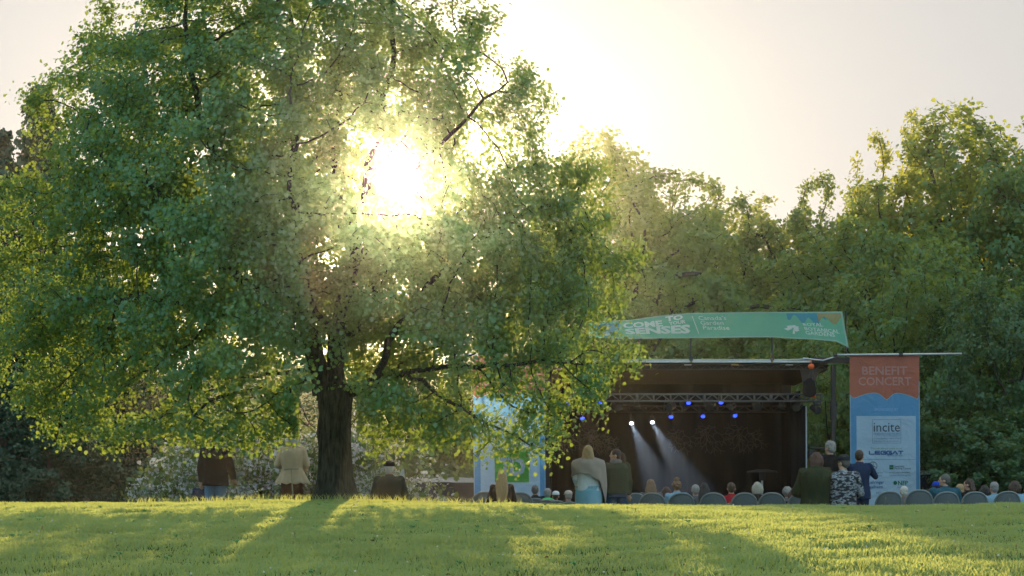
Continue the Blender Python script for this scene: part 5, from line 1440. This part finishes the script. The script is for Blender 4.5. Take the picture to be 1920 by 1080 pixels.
# --- left of the trunk
rman = person(404, 811, 36, 'standing man in a black jacket and blue jeans, head behind the hanging leaves', {'sit': False, 'hunch': .5, 'sh': .185, 'wrr': (.30, .10, .93), 'elr': (.27, -.03, 1.15)}, 'short', 'grey', c_black, m_jean, tkw={'g': .045, 'z0': .82, 'flare': .02, 'amp': .008})
person(381, 893, 36.5, 'seated person in dark navy half hidden left of the standing man in black', dict(SIT), 'short', 'lightbrown', c_navy, group=ST)
beige = person(548, 808, 36, 'standing woman in a beige belted jacket and brown trousers beside the trunk', {'sit': False, 'sh': .165, 'ell': (-.25, 0, 1.16), 'wrl': (-.20, .17, 1.10), 'elr': (.25, 0, 1.16), 'wrr': (.20, .17, 1.10)}, 'bob', 'white', c_beige, c_brown, tkw={'g': .022, 'z0': 1.05, 'amp': .010})
def pleats(z0, z1, r0, r1, n, depth, name, m, root, ratio=.72):
    mb = MB(); K = n*6; rows = 9; vs = []
    for j in range(rows+1):
        t = j/rows; z = z0+(z1-z0)*t; r_ = r0+(r1-r0)*t**1.2
        for k in range(K):
            a = 2*math.pi*k/K; rr = r_*(1+depth*t*math.sin(a*n+.6*math.sin(3*a))); vs.append((rr*math.cos(a), rr*math.sin(a)*ratio, z+.012*t*math.sin(a*n)))
    fs = [(j*K+k, j*K+(k+1) % K, (j+1)*K+(k+1) % K, (j+1)*K+k) for j in range(rows) for k in range(K)]
    mb.add(vs, fs); o = mb.build(name, m, root, smooth=True); sm = o.modifiers.new('solid', 'SOLIDIFY'); sm.thickness = .006; return o
pleats(1.10, .84, .175, .285, 11, .07, 'peplum', c_beige, beige)
pleats(1.46, 1.36, .085, .16, 5, .05, 'collar', c_beige, beige, .8)
MB().tube([(.0, -.16, 1.09), (.015, -.20, .9), (.03, -.205, .70), (.04, -.20, .5)], [.010, .012, .012, .008], 6).tube([(-.12, -.15, 1.08), (0, -.172, 1.09), (.12, -.15, 1.09)], .012, 6).build('belt', cl('grey belt', (.25, .27, .22)), beige)
person(730, 865, 36, 'seated older man in a dark green jacket and black flat cap right of the trunk', {'sit': True, 'sh': .185, 'hunch': .9}, 'short', 'white', c_dkgreen, group=ST, capm=c_black, tkw={'g': .032, 'amp': .006}, cap_kw={'flat': True}, lat=1.08)
# --- by the left banner
gl = person(941, 882, 36, 'seated girl with very long blond hair and sunglasses on her head', {'sit': True, 'sh': .17}, 'long', 'blond', c_black, group=ST, L=1.14)
MB().tube([(-.085, -.0, 1.31), (-.03, .06, 1.325), (.03, .06, 1.325), (.085, -.0, 1.31)], .010, 6).build('sunglasses', m_orange, gl)
def seated(px, top, label, hair, hc, tm, d=None, pose=None, **k):
    return person(px, top, d, label, pose or dict(SIT), hair, hc, tm, group=ST, **k)
seated(909, 934, 'top of a grey head just above the grass at the left banner', 'short', 'grey', c_grey, d=38.5)
seated(975, 931, 'small dark grey head low behind the man in the black fleece', 'short', 'darkgrey', c_grey, d=38.8)
seated(1003, 909, 'seated grey haired man in a black fleece with a high collar', 'short', 'darkgrey', c_black, pose={'sit': True, 'sh': .19}, tkw={'g': .03})
seated(1027, 916, 'seated grey haired person in a bright green hoodie', 'fluffy', 'grey', c_lime, pose={'sit': True, 'yaw': -20}, tkw={'g': .03, 'hood': True})
seated(1042, 921, 'seated person in a blue shirt and white cap', 'short', 'brown', c_blue, capm=c_white)
seated(1066, 920, 'seated bearded man in a pale grey cap left of the shawl', 'short', 'grey', c_grey, pose={'sit': True, 'yaw': 25}, capm=cl('pale grey cap', (.4, .38, .36)))
# --- woman in the shawl and woman in the green jacket
sw = person(1104, 834, 33, 'standing woman wrapped in a grey beige shawl over a white shirt', {'sit': False, 'w': 1.28, 'sh': .18, 'wrl': (-.22, .12, 1.0), 'wrr': (.22, .12, 1.0), 'roll': -4, 'yaw': -12}, 'long', 'blond', c_white, c_skirt, L=1.36, tkw={'g': .014, 'z0': .90, 'amp': .008})
def shawl(root):
    mb = MB(); K = 72; rows = 16; vs = []
    for j in range(rows+1):
        t = j/rows
        for k in range(K):
            a = 2*math.pi*k/K+.35; ca, sa = math.cos(a), math.sin(a)
            # a = pi/2 front, -pi/2 back; right side (+x) hangs lowest
            drop = .31+.10*max(0, ca)+(.48*max(0, ca)**6)+.05*max(0, -ca)+.10*max(0, -sa)*ca
            z = 1.505-.075*min(1, t/.22)-(drop-.075)*max(0, (t-.22)/.78)
            rr = np.interp(t, [0, .08, .18, .3, .6, 1], [.075, .17, .275, .305, .31, .30])
            ry_ = np.interp(t, [0, .08, .18, .3, .6, 1], [.07, .11, .16, .185, .205, .21])
            fo = 1+.035*t*math.sin(a*9+t*4)+.025*math.sin(a*5-t*7)
            vs.append((rr*ca*fo, -.02+ry_*sa*fo, z+.008*math.sin(a*11)))
    fs = [(j*K+k, j*K+(k+1) % K, (j+1)*K+(k+1) % K, (j+1)*K+k) for j in range(rows) for k in range(K)]
    mb.add(vs, fs); o = mb.build('shawl', c_shawl, root, smooth=True); sm = o.modifiers.new('solid', 'SOLIDIFY'); sm.thickness = .008
shawl(sw)
def skirt(root):
    mb = MB(); vs = []; K = 40
    for z, a, b_ in ((.945, .222, .165), (.90, .238, .178), (.82, .245, .185), (.70, .24, .18), (.56, .22, .17)):
        for k in range(K): t = 2*math.pi*k/K; f_ = 1+.012*math.sin(t*8+z*20); vs.append((a*math.cos(t)*f_, b_*math.sin(t)*f_, z))
    fs = [(j*K+k, j*K+(k+1) % K, (j+1)*K+(k+1) % K, (j+1)*K+k) for j in range(4) for k in range(K)]
    mb.add(vs, fs); o = mb.build('skirt', c_skirt, root, smooth=True); sm = o.modifiers.new('solid', 'SOLIDIFY'); sm.thickness = .006
skirt(sw)
pw = person(1156, 841, 34, 'standing woman with a dark ponytail in an army green jacket and jeans, looking left', {'sit': False, 'yaw': 75, 'w': 1.12, 'sh': .18, 'hshift': (-.01, 0, 0), 'ell': (-.26, .04, 1.15), 'wrl': (-.20, .22, 1.22)}, 'ponytail', 'brown', c_green, cl('dark jeans', (.045, .09, .16)), tkw={'g': .04, 'z0': .90, 'flare': .03, 'amp': .012}, body_yaw=8)
mb = MB(); vs = []; K = 24
for j in range(5):
    for k in range(K):
        t = 2*math.pi*k/K; r_ = (.07, .10, .115, .10, .09)[j]*(1+.1*math.sin(3*t+j)); vs.append((r_*math.cos(t)-.01, r_*math.sin(t)+.01*j, 1.535-.03*j))
mb.add(vs, [(j*K+k, j*K+(k+1) % K, (j+1)*K+(k+1) % K, (j+1)*K+k) for j in range(4) for k in range(K)])
o = mb.build('scarf', mat('speckled scarf', (.16, .15, .15), .8, .9, 45), pw, smooth=True); o.modifiers.new('solid', 'SOLIDIFY').thickness = .01
# --- the seated rows
seated(1220, 898, 'seated woman with long straight brown hair in the leftmost back row chair', 'long', 'lightbrown', c_grey, L=1.22)
seated(1249, 912, 'small seated head with red brown hair between the first two chairs', 'bob', 'red', c_navy)
seated(1269, 899, 'seated woman with curly light brown hair in a high bun and a blue top', 'bun', 'lightbrown', c_lblue)
seated(1304, 908, 'seated man with short grey hair left of the dark long haired woman', 'short', 'grey', c_grey)
seated(1320, 905, 'seated woman with long dark hair right of the grey haired man', 'long', 'dark', c_grey, L=1.25)
seated(1371, 904, 'seated person with short dark hair and a red top', 'short', 'brown', c_red)
seated(1420, 903, 'seated woman with a light grey bob in a black jacket', 'bob', 'greyblond', c_black, tkw={'g': .035})
seated(1476, 913, 'seated person with curly grey hair left of the olive coat', 'curly', 'grey', c_grey)
seated(1487, 917, 'dark red haired head half behind the curly grey one', 'bob', 'red', c_black, d=38.8)
oc = person(1529, 847, 31, 'seated person in a bulky olive hooded coat with reddish brown hair', {'sit': True, 'sh': .185, 'hunch': 1.3, 'w': 1.05, 'roll': 5, 'ell': (-.28, .08, 1.12), 'elr': (.27, .08, 1.12)}, 'bob', 'red', c_olive, group=ST, tkw={'g': .055, 'hood': True, 'amp': .016})
cm = person(1580, 853, 31, 'seated man in a grey camouflage sweatshirt and dark cap with sunglasses, looking left', {'sit': True, 'sh': .205, 'w': 1.15, 'yaw': 40, 'ell': (-.33, .02, 1.12), 'elr': (.30, .02, 1.12), 'hshift': (.02, 0, 0)}, 'short', 'darkgrey', c_camo, group=ST, capm=cl('charcoal cap', (.03, .032, .038)), tkw={'g': .035, 'amp': .010})
f, R = head_rot({'sit': True, 'yaw': 40, 'hshift': (.02, 0, 0)})
MB().tube([f((-.082, -.01, 1.625)), f((-.075, .06, 1.622)), f((-.035, .093, 1.617)), f((.035, .093, 1.617)), f((.075, .06, 1.622))], [.004, .006, .014, .014, .006], 6).build('sunglasses', m_eye, cm)
person(1557, 827, 35, 'standing man with white grey hair in a black jacket behind the olive coat', {'sit': False, 'yaw': 35, 'sh': .18}, 'fluffy', 'grey', c_black, tkw={'g': .03})
nv = person(1611, 843, 35, 'standing man in a navy jacket raising his hands to his face', {'sit': False, 'sh': .185, 'yaw': -25, 'elr': (.33, .12, 1.22), 'wrr': (.13, .24, 1.47), 'ell': (-.22, .12, 1.2), 'wrl': (.0, .25, 1.46)}, 'short', 'brown', c_navy, c_navy, tkw={'g': .032, 'z0': .80, 'flare': .02})
seated(1695, 912, 'seated person with short white blond hair in front of the sponsor banner', 'fluffy', 'white', c_grey)
seated(1743, 916, 'small dark head low behind the teal jacket', 'short', 'dark', c_black, d=38.5)
seated(1756, 903, 'seated person in a bright blue cap left of the teal jacket', 'short', 'brown', c_navy, capm=cl('bright blue cap', (.02, .06, .42)))
seated(1772, 889, 'seated man with greying hair in a teal jacket, face turned left', 'short', 'darkgrey', c_teal, pose={'sit': True, 'yaw': 70, 'sh': .205}, tkw={'g': .035}, lat=1.08)
seated(1800, 908, 'small seated blond head between the teal jacket and the black coat', 'fluffy', 'blond', c_red)
seated(1817, 897, 'seated woman with long brown hair in a black coat, face turned left', 'long', 'brown', c_black, pose={'sit': True, 'yaw': 60}, L=1.24)
seated(1846, 909, 'seated person with black hair between the black coat and the blue shirt', 'bob', 'dark', c_black)
seated(1864, 904, 'seated grey haired man in a blue shirt', 'fluffy', 'grey', c_lblue, pose={'sit': True, 'yaw': 15})
seated(1902, 901, 'seated woman with full dark brown hair in a pale blue top', 'bob', 'brown', c_lblue, lat=1.12)
seated(1925, 915, 'person in red cut off by the right edge of the picture', 'short', 'dark', c_red)
def stool_proto():
    root = empty('camp_stool', (0, 0, 0))
    MB().loft([[(.19*math.copysign(abs(math.cos(t))**.5, math.cos(t)), .17*math.copysign(abs(math.sin(t))**.5, math.sin(t)), z) for t in [2*math.pi*k/24 for k in range(24)]] for z in (.425, .445)]).build('seat', c_navy, root)
    for k in (-1, 1):
        MB().tube([(k*.16, -.15, .43), (k*.16, .17, .012)], .012, 8).build('leg', m_blackm, root); MB().tube([(k*.145, .15, .43), (k*.145, -.17, .012)], .012, 8).build('leg', m_blackm, root)
    return root
stool0 = stool_proto(); su = [False]
for lb, d_, s_, (x, y, z), sit in PEO:
    if not sit: continue
    short = ' '.join(lb.replace('seated ', '').split()[:12])
    if d_ < 36.9:
        o = stool0 if not su[0] else copy_tree(stool0); su[0] = True
        o.location = (x, y, G(x, y)); o.scale = (1, 1, s_); tag(o, 'camp stool under the '+short, 'stool', 'camp stools behind the crest')
    else: chair(x, y-.16, 'folding chair carrying the '+short)
